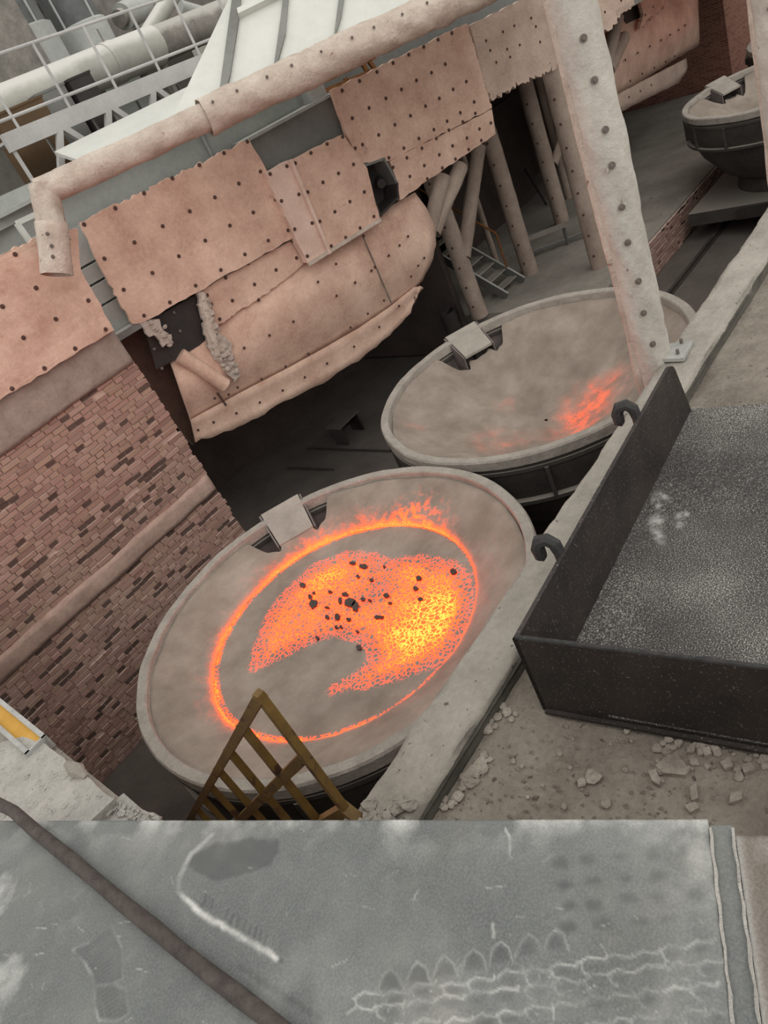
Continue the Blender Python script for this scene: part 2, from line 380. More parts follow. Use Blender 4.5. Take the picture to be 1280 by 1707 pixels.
# bolts share one mesh: a washer with a domed nut
def bolt_mesh(name, m, R=.036, t=.012):
    b = MB(); n = 10
    ring = lambda r, z: [(r*math.cos(2*math.pi*k/n), r*math.sin(2*math.pi*k/n), z) for k in range(n)]
    V = ring(R, 0)+ring(R*.92, t)+ring(R*.45, t)+ring(R*.38, t*2.2)
    F = [(i*n+k, i*n+(k+1) % n, (i+1)*n+(k+1) % n, (i+1)*n+k) for i in range(3) for k in range(n)]+[tuple(3*n+k for k in range(n))]
    me = bpy.data.meshes.new(name); me.from_pydata(V, [], F); me.update(); me.materials.append(M[m]); return me
BOLT = bolt_mesh('bolt', 'bolt'); BOLT_G = bolt_mesh('bolt', 'bolt_grey', .030)
def bolt(p, nrm, parent, me=None, s=1.0):
    s *= .76
    o = bpy.data.objects.new('bolt', me or BOLT); col.objects.link(o)
    q = Vector(nrm).to_track_quat('Z', 'Y'); o.rotation_mode = 'QUATERNION'; o.rotation_quaternion = q
    o.location = p; o.scale = (s, s, s); _parent(o, parent); return o

def rough_outline(px, place, step=.10, amp=.012, rough=(), ramp_amp=.045):
    """unproject a pixel outline onto its plane, then roughen the edge; rough lists edges that are ragged"""
    P = [place(p) for p in px]; out = []; n = len(P)
    for i in range(n):
        a, b = P[i], P[(i+1) % n]; L = (b-a).length; k = max(1, int(L/(step*.5 if i in rough else step)))
        e = (b-a).normalized() if L > 1e-6 else Vector((1, 0, 0))
        for j in range(k):
            q = a.lerp(b, j/k)
            if j: q = q+Vector((0, 0, 1)).cross(HN).normalized()*random.uniform(-1, 1)*(ramp_amp if i in rough else amp)+Vector((0, 0, 1))*random.uniform(-1, 1)*(ramp_amp if i in rough else amp)
            out.append(q)
    return out
def inside(pt, poly):
    x, y = pt; c = False; n = len(poly)
    for i in range(n):
        x1, y1 = poly[i]; x2, y2 = poly[(i+1) % n]
        if (y1 > y) != (y2 > y) and x < (x2-x1)*(y-y1)/(y2-y1)+x1: c = not c
    return c
def panel(name, px, place, nrm, label, m='blanket', thick=.07, rough=(), bolts=None, group=None, s=1.0, amp=.012, ramp_amp=.045, cat='panel', parent=None):
    pts = rough_outline(px, place, rough=rough, amp=amp, ramp_amp=ramp_amp)
    o = MB().prism(pts, -Vector(nrm)*thick).build(name, m, parent=parent, label=label, cat=None if parent else cat, group=group)
    for b in bolts or []:
        bolt(place(b)+Vector(nrm)*.001, nrm, o, s=s)
    return o
def bolt_rows(rows):
    """rows of (start pixel, end pixel, count)"""
    out = []
    for a, b, n in rows:
        for k in range(n):
            t = k/(n-1) if n > 1 else .5
            out.append((lerp(a[0], b[0], t)+random.uniform(-2.5, 2.5), lerp(a[1], b[1], t)+random.uniform(-2.5, 2.5)))
    return out

# ================================================================== THE SETTING
ZP, ZD, ZC, ZW, ZPL = -6.4, -5.65, -2.6, -2.69, -1.6        # pit floor, dock, kerb top, walkway, steel plate
def sk(x, y): return y+.028*(x-.73)                        # the kerb line runs slightly askew of the pit
def struct(name, mb, m, **k): return mb.build(name, m, kind='structure', **k)

struct('floor', MB().box((17, 7.8, ZP-.1), (34.5, 11.6, .2)), 'pit_dust')
def skew_slab(x0, x1, y0, y1, z0, z1, skew0=False):
    a = (lambda x: sk(x, y0)) if skew0 else (lambda x: y0)
    P = [(x0, a(x0)), (x1, a(x1)), (x1, sk(x1, y1)), (x0, sk(x0, y1))]
    return MB().hexa([(x, y, z0) for x, y in P]+[(x, y, z1) for x, y in P])
def noisy_sheet(x0, x1, y0, y1, z, amp, scale, step, skew=0, seed=0):
    nx = int((x1-x0)/step)+1; ny = int((y1-y0)/step)+1
    X, Y = np.meshgrid(np.linspace(x0, x1, nx), np.linspace(y0, y1, ny), indexing='ij')
    if skew: Y = Y+.028*(X-.73)
    return X, Y, z+amp*fbm(X*scale, Y*scale, seed, 5)
# walkway: a slab under a sheet of trodden dust and grit
struct('floor_walkway', skew_slab(-1.2, 30, -7, 2.16, ZW-.3, ZW-.04), 'rough_concrete')
X, Y, Z = noisy_sheet(.45, 6.5, -1.0, 1.86, ZW-.004, .016, 2.2, .03, 1, 3)
Z += .010*np.maximum(0, fbm(X*9, Y*9, 12, 3))
np_mesh('floor_grit', np.stack([X, Y, Z], -1).reshape(-1, 3), grid_faces(*X.shape), 'ground', kind='structure')
struct('floor_walkway_far', skew_slab(6.5, 30, -7, 1.86, ZW-.035, ZW), 'ground')
struct('wall_right', skew_slab(.17, 34, 1.8, 2.12, ZP, ZW-.3, True), 'rough_concrete')
struct('wall_near', MB().box((-.04, 5.6, (ZP-2.8)/2), (.42, 6.8, -2.8-ZP)), 'rough_concrete')
struct('floor_terrace', MB().box((-3.0, 5.9, -2.76), (6.34, 6.4, .12)), 'concrete')

# the kerb along the walkway: a rough concrete beam, edges chipped
def rough_beam(x0, x1, y0, y1, z0, z1, step=.05, amp=.012, seed=0):
    nx = int((x1-x0)/step)+1; xs = np.linspace(x0, x1, nx); ring = []
    prof = [(y0, z0), (y0, lerp(z0, z1, .35)), (y0, lerp(z0, z1, .7)), (y0+.012, z1-.012)]+[(lerp(y0, y1, t), z1) for t in np.linspace(.06, .94, 9)]+[(y1-.012, z1-.012), (y1, lerp(z0, z1, .6)), (y1, z0)]
    m = len(prof); V = np.zeros((nx, m, 3))
    for j, (y, z) in enumerate(prof):
        e = 1.8 if j in (3, m-3) else 1.0
        V[:, j, 0] = xs; V[:, j, 1] = y+.028*(xs-.73)+amp*e*fbm(xs*5+j*1.7, np.full(nx, j*.9), seed, 4)
        V[:, j, 2] = z+(amp*e*fbm(xs*4+9, np.full(nx, j*.55), seed+5, 4) if z > z0 else 0)
    return V.reshape(-1, 3), grid_faces(nx, m)[:, ::-1]
V, F = rough_beam(.70, 22, 1.86, 2.15, ZW-.04, ZC, .05, .016, 4)
kerb = np_mesh('concrete_kerb', V, F, 'concrete', label='long chipped concrete kerb between slag pit and walkway', cat='kerb')
# broken lump at the near end of the kerb
def blob(mb, c, r, seed, flat=.7, n=8):
    rg = np.random.default_rng(seed); k0 = len(mb.v); rows = n//2+1
    V = []
    for i in range(rows):
        ph = math.pi*i/(rows-1)
        for k in range(n):
            a = 2*math.pi*k/n; s = r*(1+rg.uniform(-.28, .22))
            V.append((c[0]+s*math.sin(ph)*math.cos(a), c[1]+s*math.sin(ph)*math.sin(a), c[2]+s*flat*math.cos(ph)))
    F = [(i*n+k, i*n+(k+1) % n, (i+1)*n+(k+1) % n, (i+1)*n+k) for i in range(rows-1) for k in range(n)]
    return mb.add(V, F)
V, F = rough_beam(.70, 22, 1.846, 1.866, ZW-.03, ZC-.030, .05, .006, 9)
np_mesh('shade_face', V, F, 'kerb_shade_side', kerb)  # thin strip carrying the painted shade of the walkway side
b = MB()
for k in range(16): blob(b, (random.uniform(.62, .82), random.uniform(1.90, 2.1), ZC+random.uniform(-.01, .03)), random.uniform(.03, .06), 400+k, .6)
b.build('kerb_lumps', 'concrete', parent=kerb, kind='stuff')

# brick faces ---------------------------------------------------------------
def unit_box_mesh(name, sx, sy, sz, m):
    b = MB().box((0, 0, 0), (sx, sy, sz)); me = bpy.data.meshes.new(name); me.from_pydata(b.v, [], b.f); me.update(); me.materials.append(M[m]); return me
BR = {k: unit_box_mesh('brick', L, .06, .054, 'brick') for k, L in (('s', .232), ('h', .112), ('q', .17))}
BR['d'] = unit_box_mesh('brick', .112, .06, .054, 'shadow_brick')  # header painted dark to read as a shadowed recess
BL = {'s': .232, 'h': .112, 'q': .17, 'd': .112}
def brick_face(parent, x0, x1, yf, bands, cap=300, drop=.012):
    """courses of single bricks in front of the plane y = yf, facing -y"""
    L = []
    for z0, z1 in bands:
        n = int((z1-z0)/.066)
        for c in range(n):
            z = z0+(c+.5)*(z1-z0)/n; x = x0+random.uniform(0, .1); header = random.random() < .62; shadowed = False
            xe = x1+random.uniform(-.012, .018)
            while x < xe-.10:
                k = 'h' if (header and random.random() < .8) or random.random() < .22 else ('q' if random.random() < .12 else 's')
                if x+BL[k] > xe+.03: k = 'h'
                ln_ = BL[k] if x+BL[k]+.10 < xe else max(.06, xe-x)
                if k == 'h' and random.random() < (.45 if shadowed else .16): k = 'd'
                shadowed = k == 'd'
                if random.random() > drop:
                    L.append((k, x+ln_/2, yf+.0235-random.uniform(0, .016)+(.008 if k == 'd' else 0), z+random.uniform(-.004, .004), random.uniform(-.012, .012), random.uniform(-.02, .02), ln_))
                x += ln_+.011
    def size(e):
        d2 = e[1]**2+e[2]**2+e[3]**2; return BL[e[0]]*e[2]/d2**1.5
    L.sort(key=size, reverse=True)
    for k, x, y, z, a, t, ln_ in L[:cap]:
        o = bpy.data.objects.new('brick', BR[k]); col.objects.link(o); o.location = (x, y, z); o.rotation_euler = (0, t, a); o.scale.x = ln_/BL[k]; _parent(o, parent)
    if len(L) > cap:
      for kd, nm, mt_ in ((0, 'brickwork', 'brick'), (1, 'shadow_brickwork', 'shadow_brick')):
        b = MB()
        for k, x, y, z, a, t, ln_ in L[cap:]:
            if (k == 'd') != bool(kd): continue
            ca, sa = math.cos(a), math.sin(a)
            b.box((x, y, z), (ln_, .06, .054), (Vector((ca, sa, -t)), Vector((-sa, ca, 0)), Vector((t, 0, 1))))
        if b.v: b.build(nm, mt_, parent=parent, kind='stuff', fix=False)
wl = struct('wall_left', MB().box((2.12, 9.22, (ZP-1.55)/2), (3.92, .36, -1.55-ZP)), 'mortar')
# lintel and plaster band are cast strips standing slightly proud of the bricks
def strip(name, x0, x1, yf, z0, z1, m, parent, amp, seed, step=.06):
    nx = int((x1-x0)/step)+1; nz = max(4, int((z1-z0)/.05)); xs = np.linspace(x0, x1, nx); zs = np.linspace(z0, z1, nz)
    Xg, Zg = np.meshgrid(xs, zs, indexing='ij'); edge = np.minimum(np.minimum(Zg-z0, z1-Zg)/.05, 1)
    Yg = yf-.012-.014*edge+amp*fbm(Xg*2.5, Zg*4, seed, 4)
    Zg = Zg+np.where((Zg == z0) | (Zg == z1), .03*fbm(Xg*3, Zg, seed+3, 3), 0)
    V = np.stack([Xg, Yg, Zg], -1).reshape(-1, 3); o = np_mesh(name, V, grid_faces(nx, nz)[:, ::-1], m, parent=parent)
    md = o.modifiers.new('thickness', 'SOLIDIFY'); md.thickness = .08; md.offset = -1; return o
strip('lintel', .2, 4.075, 9.008, -2.22, -1.70, 'lintel', wl, .012, 8)
strip('plaster_band', .2, 4.075, 9.010, -4.34, -4.06, 'plaster', wl, .014, 21)
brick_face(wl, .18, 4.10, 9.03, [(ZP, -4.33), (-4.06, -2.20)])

# dock on the far side of the track
dock = struct('floor_dock', MB().box((18.2, 10.1, (ZP+ZD)/2), (13.4, 6.15, ZD-ZP)), 'dock_top')
brick_face(dock, 11.5, 24.9, 7.0, [(ZP, ZD-.03)], drop=.004)
struct('wall_back', MB().box((16.5, 13.35, -4.1), (25, .3, 4.6)), 'dark_wall')
pier = MB().box((27, 11.1, -1.5), (4, 4.2, 9.8)).build('wall_far', 'far_brick', kind='structure')
uv = pier.data.uv_layers.new(name='UVMap')
for pl in pier.data.polygons:
    for li in pl.loop_indices:
        v = pier.data.vertices[pier.data.loops[li].vertex_index].co
        uv.data[li].uv = ((v.y if abs(pl.normal.x) > .5 else v.x), v.z)
struct('wall_end', MB().box((34.2, 4, -.2), (.3, 22, 12.4)), 'back_wall')
def h_pt(s, off, z): q = HP+HT*s+HN*off; return Vector((q.x, q.y, z))
# deck slab added over the bay to block sky light; plant stands on it
dk = [h_pt(-.55, -.3, -1.80), h_pt(21, -.3, -1.80), Vector((25, 9.2, -1.8)), Vector((30, 13.5, -1.8)), Vector((30, 24, -1.8)), Vector((0, 24, -1.8)), Vector((0, 9.5, -1.8)), Vector((4.1, 9.5, -1.8))]
struct('ceiling_sky_blocker', MB().prism(dk, (0, 0, .1)), 'back_wall')
struct('wall_backdrop', MB().box((16, 24.2, 2.5), (44, .3, 9)), 'back_wall')
for k, (x, y0, y1) in enumerate(((11.25, 9.85, 13.2),)):
    struct('wall_partition', MB().box((x, (y0+y1)/2, -4.1), (.14, y1-y0, 4.5)), 'dark_wall')
struct('wall_inner', MB().box((16.6, 12.2, -4.35), (4.2, .1, 2.6)), 'dark_wall')

# ================================================================== SLAG POTS
NA = math.radians(60)
def slag_pot(cx, cy, R, label, mode, zr=-4.0, detail=1.0):
    root = thing('slag_pot', (cx, cy, ZP+.62), label, 'slag pot', 'slag pots in the pit')
    n = 96 if detail == 1 else 56; zb = zr-1.75
    MB().lathe((cx, cy), [(R-.02, zr-.10), (R-.05, zr-.5), (R*.86, zr-.95), (R*.66, zr-1.4), (R*.42, zr-1.68), (.02, zb)], n).build('shell', 'pot_iron', root, smooth=True)
    # rim: a rounded ring, dusty, knocked slightly out of true
    prof = [(R-.115, -.12), (R-.11, -.012), (R-.10, .004), (R-.015, .008), (R, -.012), (R, -.11), (R-.03, -.13)]
    k = np.arange(n)*2*np.pi/n; ring = []
    for j, (r, z) in enumerate(prof):
        rr = r+.012*fbm(np.cos(k)*4+cx, np.sin(k)*4+cy, 5, 3); ring.append(np.stack([cx+rr*np.cos(k), cy+rr*np.sin(k), zr+z+.016*fbm(np.cos(k)*5+cx, np.sin(k)*5+j*.2, 9, 3)], -1))
    np_mesh('rim', np.array(ring).reshape(-1, 3), grid_faces(len(prof), n, True)[:, ::-1], 'rim', root, smooth=False)
    # bare inside of the shell, seen in the gaps beside the chute
    MB().lathe((cx, cy), [(R-.06, zr-.02), (R-.10, zr-.5), (R*.8, zr-1.0)], n).build('inner_shell', 'shell_in', root, smooth=True)
    # stiffening flanges and ribs round the outside
    for dz in (.16, .58):
        MB().lathe((cx, cy), [(R-.12, zr-dz), (R-.01, zr-dz), (R-.01, zr-dz-.045), (R-.12, zr-dz-.045)], n, True).build('flange', 'pot_iron', root)
    for i in range(14):
        a = 2*math.pi*(i+.3)/14; u = Vector((math.cos(a), math.sin(a), 0))
        MB().box((cx+u.x*(R-.06), cy+u.y*(R-.06), zr-.39), (.12, .04, .38), (u, Vector((-u.y, u.x, 0)), Vector((0, 0, 1)))).build('rib', 'pot_iron', root)
    # slag inside: polar height field, pinched in at both sides of the chute
    nt_, nr = (420, 110) if detail == 1 else (120, 30)
    th = np.linspace(0, 2*np.pi, nt_, endpoint=False); d = (th-NA+np.pi) % (2*np.pi)-np.pi
    gap = np.exp(-((np.abs(d)-.20)/.075)**4)*.30+np.exp(-(d/.15)**4)*.30
    ro = (R-.115)-gap*1.0+.012*fbm(np.cos(th)*6+cx, np.sin(th)*6, 2, 3)
    rin = 1.36 if mode == 'molten' else 0.02
    ro = np.maximum(ro, rin+.14)
    t = np.linspace(0, 1, nr)[:, None]
    r = rin+(ro[None, :]-rin)*t; TH = np.broadcast_to(th[None, :], r.shape)
    Xs = cx+r*np.cos(TH); Ys = cy+r*np.sin(TH)
    bigp = fbm(Xs*1.1+cx, Ys*1.1, 31, 3); med = fbm(Xs*4, Ys*4+cx, 37, 4); fin = fbm(Xs*17, Ys*17, 41, 3)
    if mode == 'molten':
        e = (r-rin)/(R-.115-rin)
        Zs = zr-.31+.27*np.clip(e, 0, 1)**.75+.03*bigp*np.clip(e*3, 0, 1)+.016*med+.006*fin-.02*np.clip((e-.93)/.07, 0, 1)
        Zs -= .10*gap[None, :]*e
        fine = np.clip(fbm(Xs*26, Ys*26, 51, 3)*2.2+.35, 0, 1); patch = np.clip(fbm(Xs*3, Ys*3, 61, 3)*1.6+.35, 0, 1)
        dirn = .25+.85*np.exp(-((np.abs((TH-math.radians(42)+np.pi) % (2*np.pi)-np.pi))/1.0)**2)+.45*np.exp(-((np.abs((TH-math.radians(150)+np.pi) % (2*np.pi)-np.pi))/.5)**2)
        heat = np.clip(1.3*np.exp(-(e/.062)**1.3), 0, 1)*(.62+.38*patch)*(.7+.3*np.clip(dirn, 0, 1))
        heat += np.clip(dirn, 0, 1.2)*np.exp(-((e-.0)/.42)**2)*(.5+.5*fine)*(.4+.6*patch)*.55
        heat += .5*np.exp(-((Xs-4.05)**2+(Ys-5.15)**2)/.10)*fine*np.clip(patch*1.5, 0, 1)
        heat = np.clip(heat, 0, 1)
    else:
        q = r/(R-.115)
        Zs = zr-.09-.60*(1-q**2.2)+.11*bigp*(1-q**6)+.026*med+.006*fin
        # a swelling either side of the chute and a long hollow
        for s in (-1, 1):
            a = NA+s*.60; Zs += .17*np.exp(-((Xs-cx-1.35*math.cos(a))**2+(Ys-cy-1.35*math.sin(a))**2)/.10)
        Zs -= .22*np.exp(-((Xs-cx+.15)**2/.9+(Ys-cy+.35)**2/.35))*(1-q**4)
        heat = np.zeros_like(r)
        if mode == 'glow': heat = np.clip(1.6-2.0*q, 0, 1)
        if mode == 'warm':
            for (hx, hy), s, w in (((985, 635), .46, .36), ((950, 660), .36, .24), ((820, 715), .40, .22), ((830, 657), .20, .20), ((985, 680), .3, .18), ((700, 730), .2, .12)):
                q0 = on_z((hx, hy), zr-.45); g = np.exp(-(((Xs-q0.x)**2+(Ys-q0.y)**2)/s**2)); heat += w*g
            heat *= .55+.9*np.clip(fbm(Xs*7, Ys*7, 71, 4)+.3, 0, 1)
            heat = np.clip(heat, 0, .8)
    # skirt dropping from the outer edge
    Xs = np.vstack([Xs, Xs[-1:]]); Ys = np.vstack([Ys, Ys[-1:]]); Zs = np.vstack([Zs, Zs[-1:]-.45]); heat = np.vstack([heat, heat[-1:]*0])
    np_mesh('slag_lining', np.stack([Xs, Ys, Zs], -1).reshape(-1, 3), grid_faces(Xs.shape[0], nt_, True), 'slag', root, {'glow': heat}, label='grey slag crust')
    # chute plate let into the rim
    u = Vector((math.cos(NA), math.sin(NA), 0)); w = Vector((-u.y, u.x, 0)); c = Vector((cx, cy, 0))
    A = [c+u*(R+.02)+w*s*.245+Vector((0, 0, zr+.055)) for s in (-1, 1)]; B_ = [c+u*(R-.44)+w*s*.215+Vector((0, 0, zr-.16)) for s in (1, -1)]
    top = A+B_
    ch = MB().hexa([p-Vector((0, 0, .035)) for p in top]+top).build('chute_plate', 'chute', root, label='dusty chute plate')
    for s in (-1, 1):
        a, b2 = A[0 if s < 0 else 1]+w*s*.012, B_[1 if s < 0 else 0]+w*s*.012
        MB().hexa([a-Vector((0, 0, .42)), b2-Vector((0, 0, .25)), b2-Vector((0, 0, .25))+w*s*.02, a-Vector((0, 0, .42))+w*s*.02, a-Vector((0, 0, .012)), b2-Vector((0, 0, .012)), b2-Vector((0, 0, .012))+w*s*.02, a-Vector((0, 0, .012))+w*s*.02]).build('side_plate', 'shell_in', ch)
    # two lifting trunnions
    for s in (-1, 1):
        MB().tube([(cx, cy+s*(R-.12), zr-.36), (cx, cy+s*(R+.12), zr-.36)], .11, 14).build('trunnion', 'pot_iron', root, smooth=True)
    return root
P1 = (2.63, 5.05); P2 = (6.63, 5.1)
pot1 = slag_pot(P1[0], P1[1], 2.01, 'nearest slag pot, with glowing orange molten slag inside', 'molten')
pot2 = slag_pot(P2[0], P2[1], 1.95, 'second slag pot, filled with grey crusted slag, faintly glowing pink', 'warm')
pot3 = slag_pot(17.05, 5.2, 1.88, 'distant slag pot standing on a flat car beside the brick dock', 'cold', detail=.5)
pot4 = slag_pot(21.0, 5.2, 1.88, 'farthest slag pot, half hidden in the top right corner', 'glow', detail=.5)

# molten pool of the nearest pot
PX, PY, PR, PZ = P1[0]+.02, P1[1]-.01, 1.42, -4.315
nr, nth = 170, 420
rr = np.linspace(.004, PR, nr)[:, None]; th = np.linspace(0, 2*np.pi, nth, endpoint=False)[None, :]
Xs = PX+rr*np.cos(th); Ys = PY+rr*np.sin(th)
def poly_sd(X, Y, poly):
    """signed distance, positive inside"""
    d = np.full(X.shape, 1e9); ins = np.zeros(X.shape, bool); n = len(poly)
    for i in range(n):
        x1, y1 = poly[i]; x2, y2 = poly[(i+1) % n]; dx, dy = x2-x1, y2-y1
        t = np.clip(((X-x1)*dx+(Y-y1)*dy)/(dx*dx+dy*dy+1e-12), 0, 1); d = np.minimum(d, (X-x1-t*dx)**2+(Y-y1-t*dy)**2)
        c = ((y1 > Y) != (y2 > Y)) & (X < dx*(Y-y1)/(dy if abs(dy) > 1e-12 else 1e-12)+x1); ins ^= c
    d = np.sqrt(d); return np.where(ins, d, -d)
w2 = lambda L: [tuple(on_z(p, PZ)[:2]) for p in L]
HOT = w2([(425, 1110), (432, 1070), (446, 1030), (480, 985), (520, 948), (575, 926), (622, 926), (650, 940), (700, 932), (748, 938), (776, 962), (784, 1005), (768, 1058), (738, 1094), (684, 1122), (610, 1140), (556, 1148), (604, 1118), (626, 1092), (604, 1064), (560, 1052), (500, 1076), (452, 1100)])
sd = poly_sd(Xs, Ys, HOT)+.05*fbm(Xs*5, Ys*5, 81, 4)
heat = np.clip(.5+sd/.30, 0, 1)**1.15*.62
def hot_at(px, s, w):
    q = on_z(px, PZ); return w*np.exp(-(((Xs-q.x)**2+(Ys-q.y)**2)/s**2))
yel = hot_at((712, 1030), .30, .42)+hot_at((690, 1070), .25, .30)+hot_at((535, 965), .20, .22)+hot_at((740, 1000), .2, .2)+hot_at((560, 945), .16, .15)+hot_at((680, 960), .15, .15)
dim = hot_at((628, 985), .20, .34)+hot_at((545, 1020), .12, .16)+hot_at((620, 950), .12, .12)
heat = np.clip(heat*(1+.25*fbm(Xs*6, Ys*6, 91, 3))+yel*np.clip(sd*9, 0, 1)-dim*np.clip(sd*8, 0, 1), 0, 1)
edge = np.exp(-((PR-.05-rr)/.035)**2)*(.5+.6*np.clip(fbm(Xs*4, Ys*4, 95, 3)*1.8+.5, 0, 1)); heat = np.clip(np.maximum(heat, edge*.75), 0, 1)
Zs = PZ+.012*fbm(Xs*3, Ys*3, 85, 4)+.010*np.clip(heat, 0, 1)*fbm(Xs*24, Ys*24, 87, 3)
pool = np_mesh('molten_slag', np.stack([Xs, Ys, Zs], -1).reshape(-1, 3), grid_faces(nr, nth, True), 'pool', pot1, {'glow': heat}, label='glowing orange molten slag with grey skin')
# dark crust flakes afloat on it
FL = [(583, 1003, 15, 12), (592, 1010, 9, 14), (521, 1006, 12, 11), (516, 994, 6, 6), (580, 1032, 7, 5), (562, 1027, 7, 9), (598, 1078, 7, 6), (528, 1062, 5, 5), (697, 963, 9, 7), (700, 998, 8, 5), (692, 980, 8, 5), (643, 992, 9, 5), (545, 1028, 6, 5), (606, 943, 11, 6), (575, 990, 9, 5), (550, 986, 5, 4), (596, 960, 5, 5), (618, 966, 6, 4), (630, 1028, 14, 5), (755, 952, 8, 7), (504, 975, 7, 6), (560, 1045, 5, 4), (568, 1044, 4, 4), (595, 1052, 4, 4), (640, 944, 4, 3), (587, 938, 8, 5), (604, 998, 6, 5), (566, 1000, 5, 9), (545, 1012, 6, 3), (615, 1000, 5, 3), (650, 1005, 5, 3), (523, 988, 4, 3)]
for k, (x, y, a, bb) in enumerate(FL):
    rg = random.Random(k); n = rg.choice((5, 6, 7)); th0 = rg.uniform(0, 6)
    out = []
    for i in range(n):
        t = th0+2*math.pi*i/n; q = on_z((x+a*.72*math.cos(t)*rg.uniform(.7, 1.15), y+bb*.72*math.sin(t)*rg.uniform(.7, 1.15)), PZ+.022); out.append(q)
    MB().prism(out, (0, 0, -.02)).build('crust_flake', 'dark_wall', parent=pool)

# flat cars the pots stand on, and the track
def pot_car(cx, cy, label):
    root = thing('slag_car', (cx, cy, ZP), label, 'rail car', 'flat cars under the slag pots')
    z0 = ZP+.34
    MB().box((cx, cy, z0+.13), (3.1, 3.2, .26)).build('deck', 'pot_iron', root)
    MB().lathe((cx, cy), [(.55, z0+.26), (1.05, z0+.26), (1.0, z0+.50), (.6, z0+.44)], 40, True).build('cradle', 'pot_iron', root)
    for sx in (-1, 1):
        MB().box((cx+sx*1.62, cy, z0+.13), (.14, 1.2, .18)).build('buffer_beam', 'black_steel', root)
        for sy in (-1, 1):
            c = (cx+sx*1.0, cy+sy*1.15)
            MB().tube([(c[0], c[1]-.06, ZP+.30), (c[0], c[1]+.06, ZP+.30)], .22, 20).build('wheel', 'rail', root, smooth=True)
            MB().box((c[0], c[1]+sy*.14, ZP+.31), (.34, .12, .26)).build('axle_box', 'black_steel', root)
    return root
pot_car(*P1, 'flat rail car under the glowing pot'); pot_car(*P2, 'flat rail car under the crusted second pot')
pot_car(17.05, 5.2, 'dusty flat rail car under the distant pot beside the dock'); pot_car(21.0, 5.2, 'flat rail car under the farthest pot')
for y, lb in ((4.05, 'track rail on the walkway side of the pit floor'), (6.35, 'dark track rail running beside the brick dock')):
    t = thing('track_rail', (14, y, ZP), lb, 'rail', 'rails of the pot track')
    MB().box((15.6, y, ZP+.012), (30.5, .13, .024)).build('rail_foot', 'rail', t)
    MB().box((15.6, y, ZP+.055), (30.5, .06, .062)).build('rail_head', 'rail', t)

# ================================================================== HEAT SHIELDS
SH = 'heat shield panels above the pit'
Lpl = lambda p: on_y(p, 8.89)
YN = Vector((0, -1, 0))
panel('heat_shield_panel', [(-70, 462), (0, 426), (62, 396), (130, 380), (135, 450), (190, 550), (0, 667), (-70, 708)], Lpl, YN, 'beige bolted blanket panel above the brick wall at the left edge', rough=(0, 1), ramp_amp=.02,
      bolts=[(25, 424), (60, 480), (4, 511), (147, 501), (93, 532), (39, 563), (125, 581), (176, 549), (74, 614), (20, 648)], group=SH)
H1 = lambda p: on_h(p, .14); H0 = lambda p: on_h(p, .04); H2 = lambda p: on_h(p, .22)
pa = panel('heat_shield_panel', [(133, 371), (415, 232), (447, 290), (492, 395), (352, 473), (330, 487), (243, 535), (222, 540), (205, 515), (180, 468)], H1, HN, 'widest pink-beige bolted blanket panel, torn at its lower left corner', rough=(0, 6, 7, 8), ramp_amp=.022,
           bolts=[(140, 374), (192, 347), (287, 297), (332, 275), (373, 255), (412, 236), (240, 322), (224, 404), (271, 377), (316, 352), (358, 329), (398, 306), (434, 286), (174, 431), (254, 455), (298, 427), (342, 401), (383, 376), (422, 354), (459, 333), (206, 483), (326, 476), (368, 450), (408, 424), (447, 401), (480, 384), (283, 504), (240, 526)], group=SH)
panel('heat_shield_panel', [(328, 488), (492, 397), (508, 438), (470, 470), (420, 505), (352, 549), (340, 520)], H0, HN, 'narrow orange-pink blanket strip under the widest panel', rough=(3, 4), ramp_amp=.02,
      bolts=[(345, 492), (376, 463), (413, 439), (452, 415), (487, 402), (387, 501), (424, 474), (460, 450), (494, 430), (366, 532), (431, 500), (352, 507)], group=SH)
panel('heat_shield_panel', [(442, 288), (484, 266), (549, 422), (512, 438)], H2, HN, 'tall narrow pale blanket strip left of the square panel', thick=.14, m='strip', bolts=[(450, 290), (478, 277), (469, 335), (498, 324), (491, 382), (520, 372), (512, 427)], group=SH)
es = MB().bar(on_h((484, 266), .25), on_h((549, 423), .25), .045, .05, up=HN).build('edge_strip', 'strip', label='pale folded edge strip between two blanket panels', cat='strip')
MB().bar(on_h((514, 441), .24), on_h((634, 366), .24), .05, .04, up=HN).build('edge_strip', 'wrap', label='pale folded strip along the lower edge of the square panel', cat='strip')
panel('heat_shield_panel', [(485, 267), (572, 224), (612, 280), (633, 363), (550, 424)], H2, HN, 'square pink blanket panel left of the black opening', thick=.14, bolts=[(492, 272), (518, 255), (545, 240), (571, 228), (513, 320), (538, 304), (564, 289), (589, 274), (533, 369), (558, 353), (583, 336), (607, 320), (552, 410), (576, 396), (600, 380), (623, 361)], group=SH)
panel('heat_shield_panel', [(552, 150), (778, 39), (792, 80), (820, 180), (650, 268), (600, 272), (578, 226)], H1, HN, 'large pink blanket panel with many bolts left of the pillar', rough=(1, 2), ramp_amp=.015,
      bolts=[(570, 151), (599, 135), (628, 120), (655, 105), (681, 91), (706, 78), (730, 66), (753, 55), (587, 197), (615, 180), (643, 164), (669, 149), (694, 134), (719, 121), (742, 107), (631, 225), (658, 208), (684, 193), (709, 177), (732, 164), (755, 149), (777, 136), (604, 241), (648, 263), (673, 247), (698, 231), (723, 216), (745, 202), (767, 188), (790, 170), (592, 247)], group=SH)
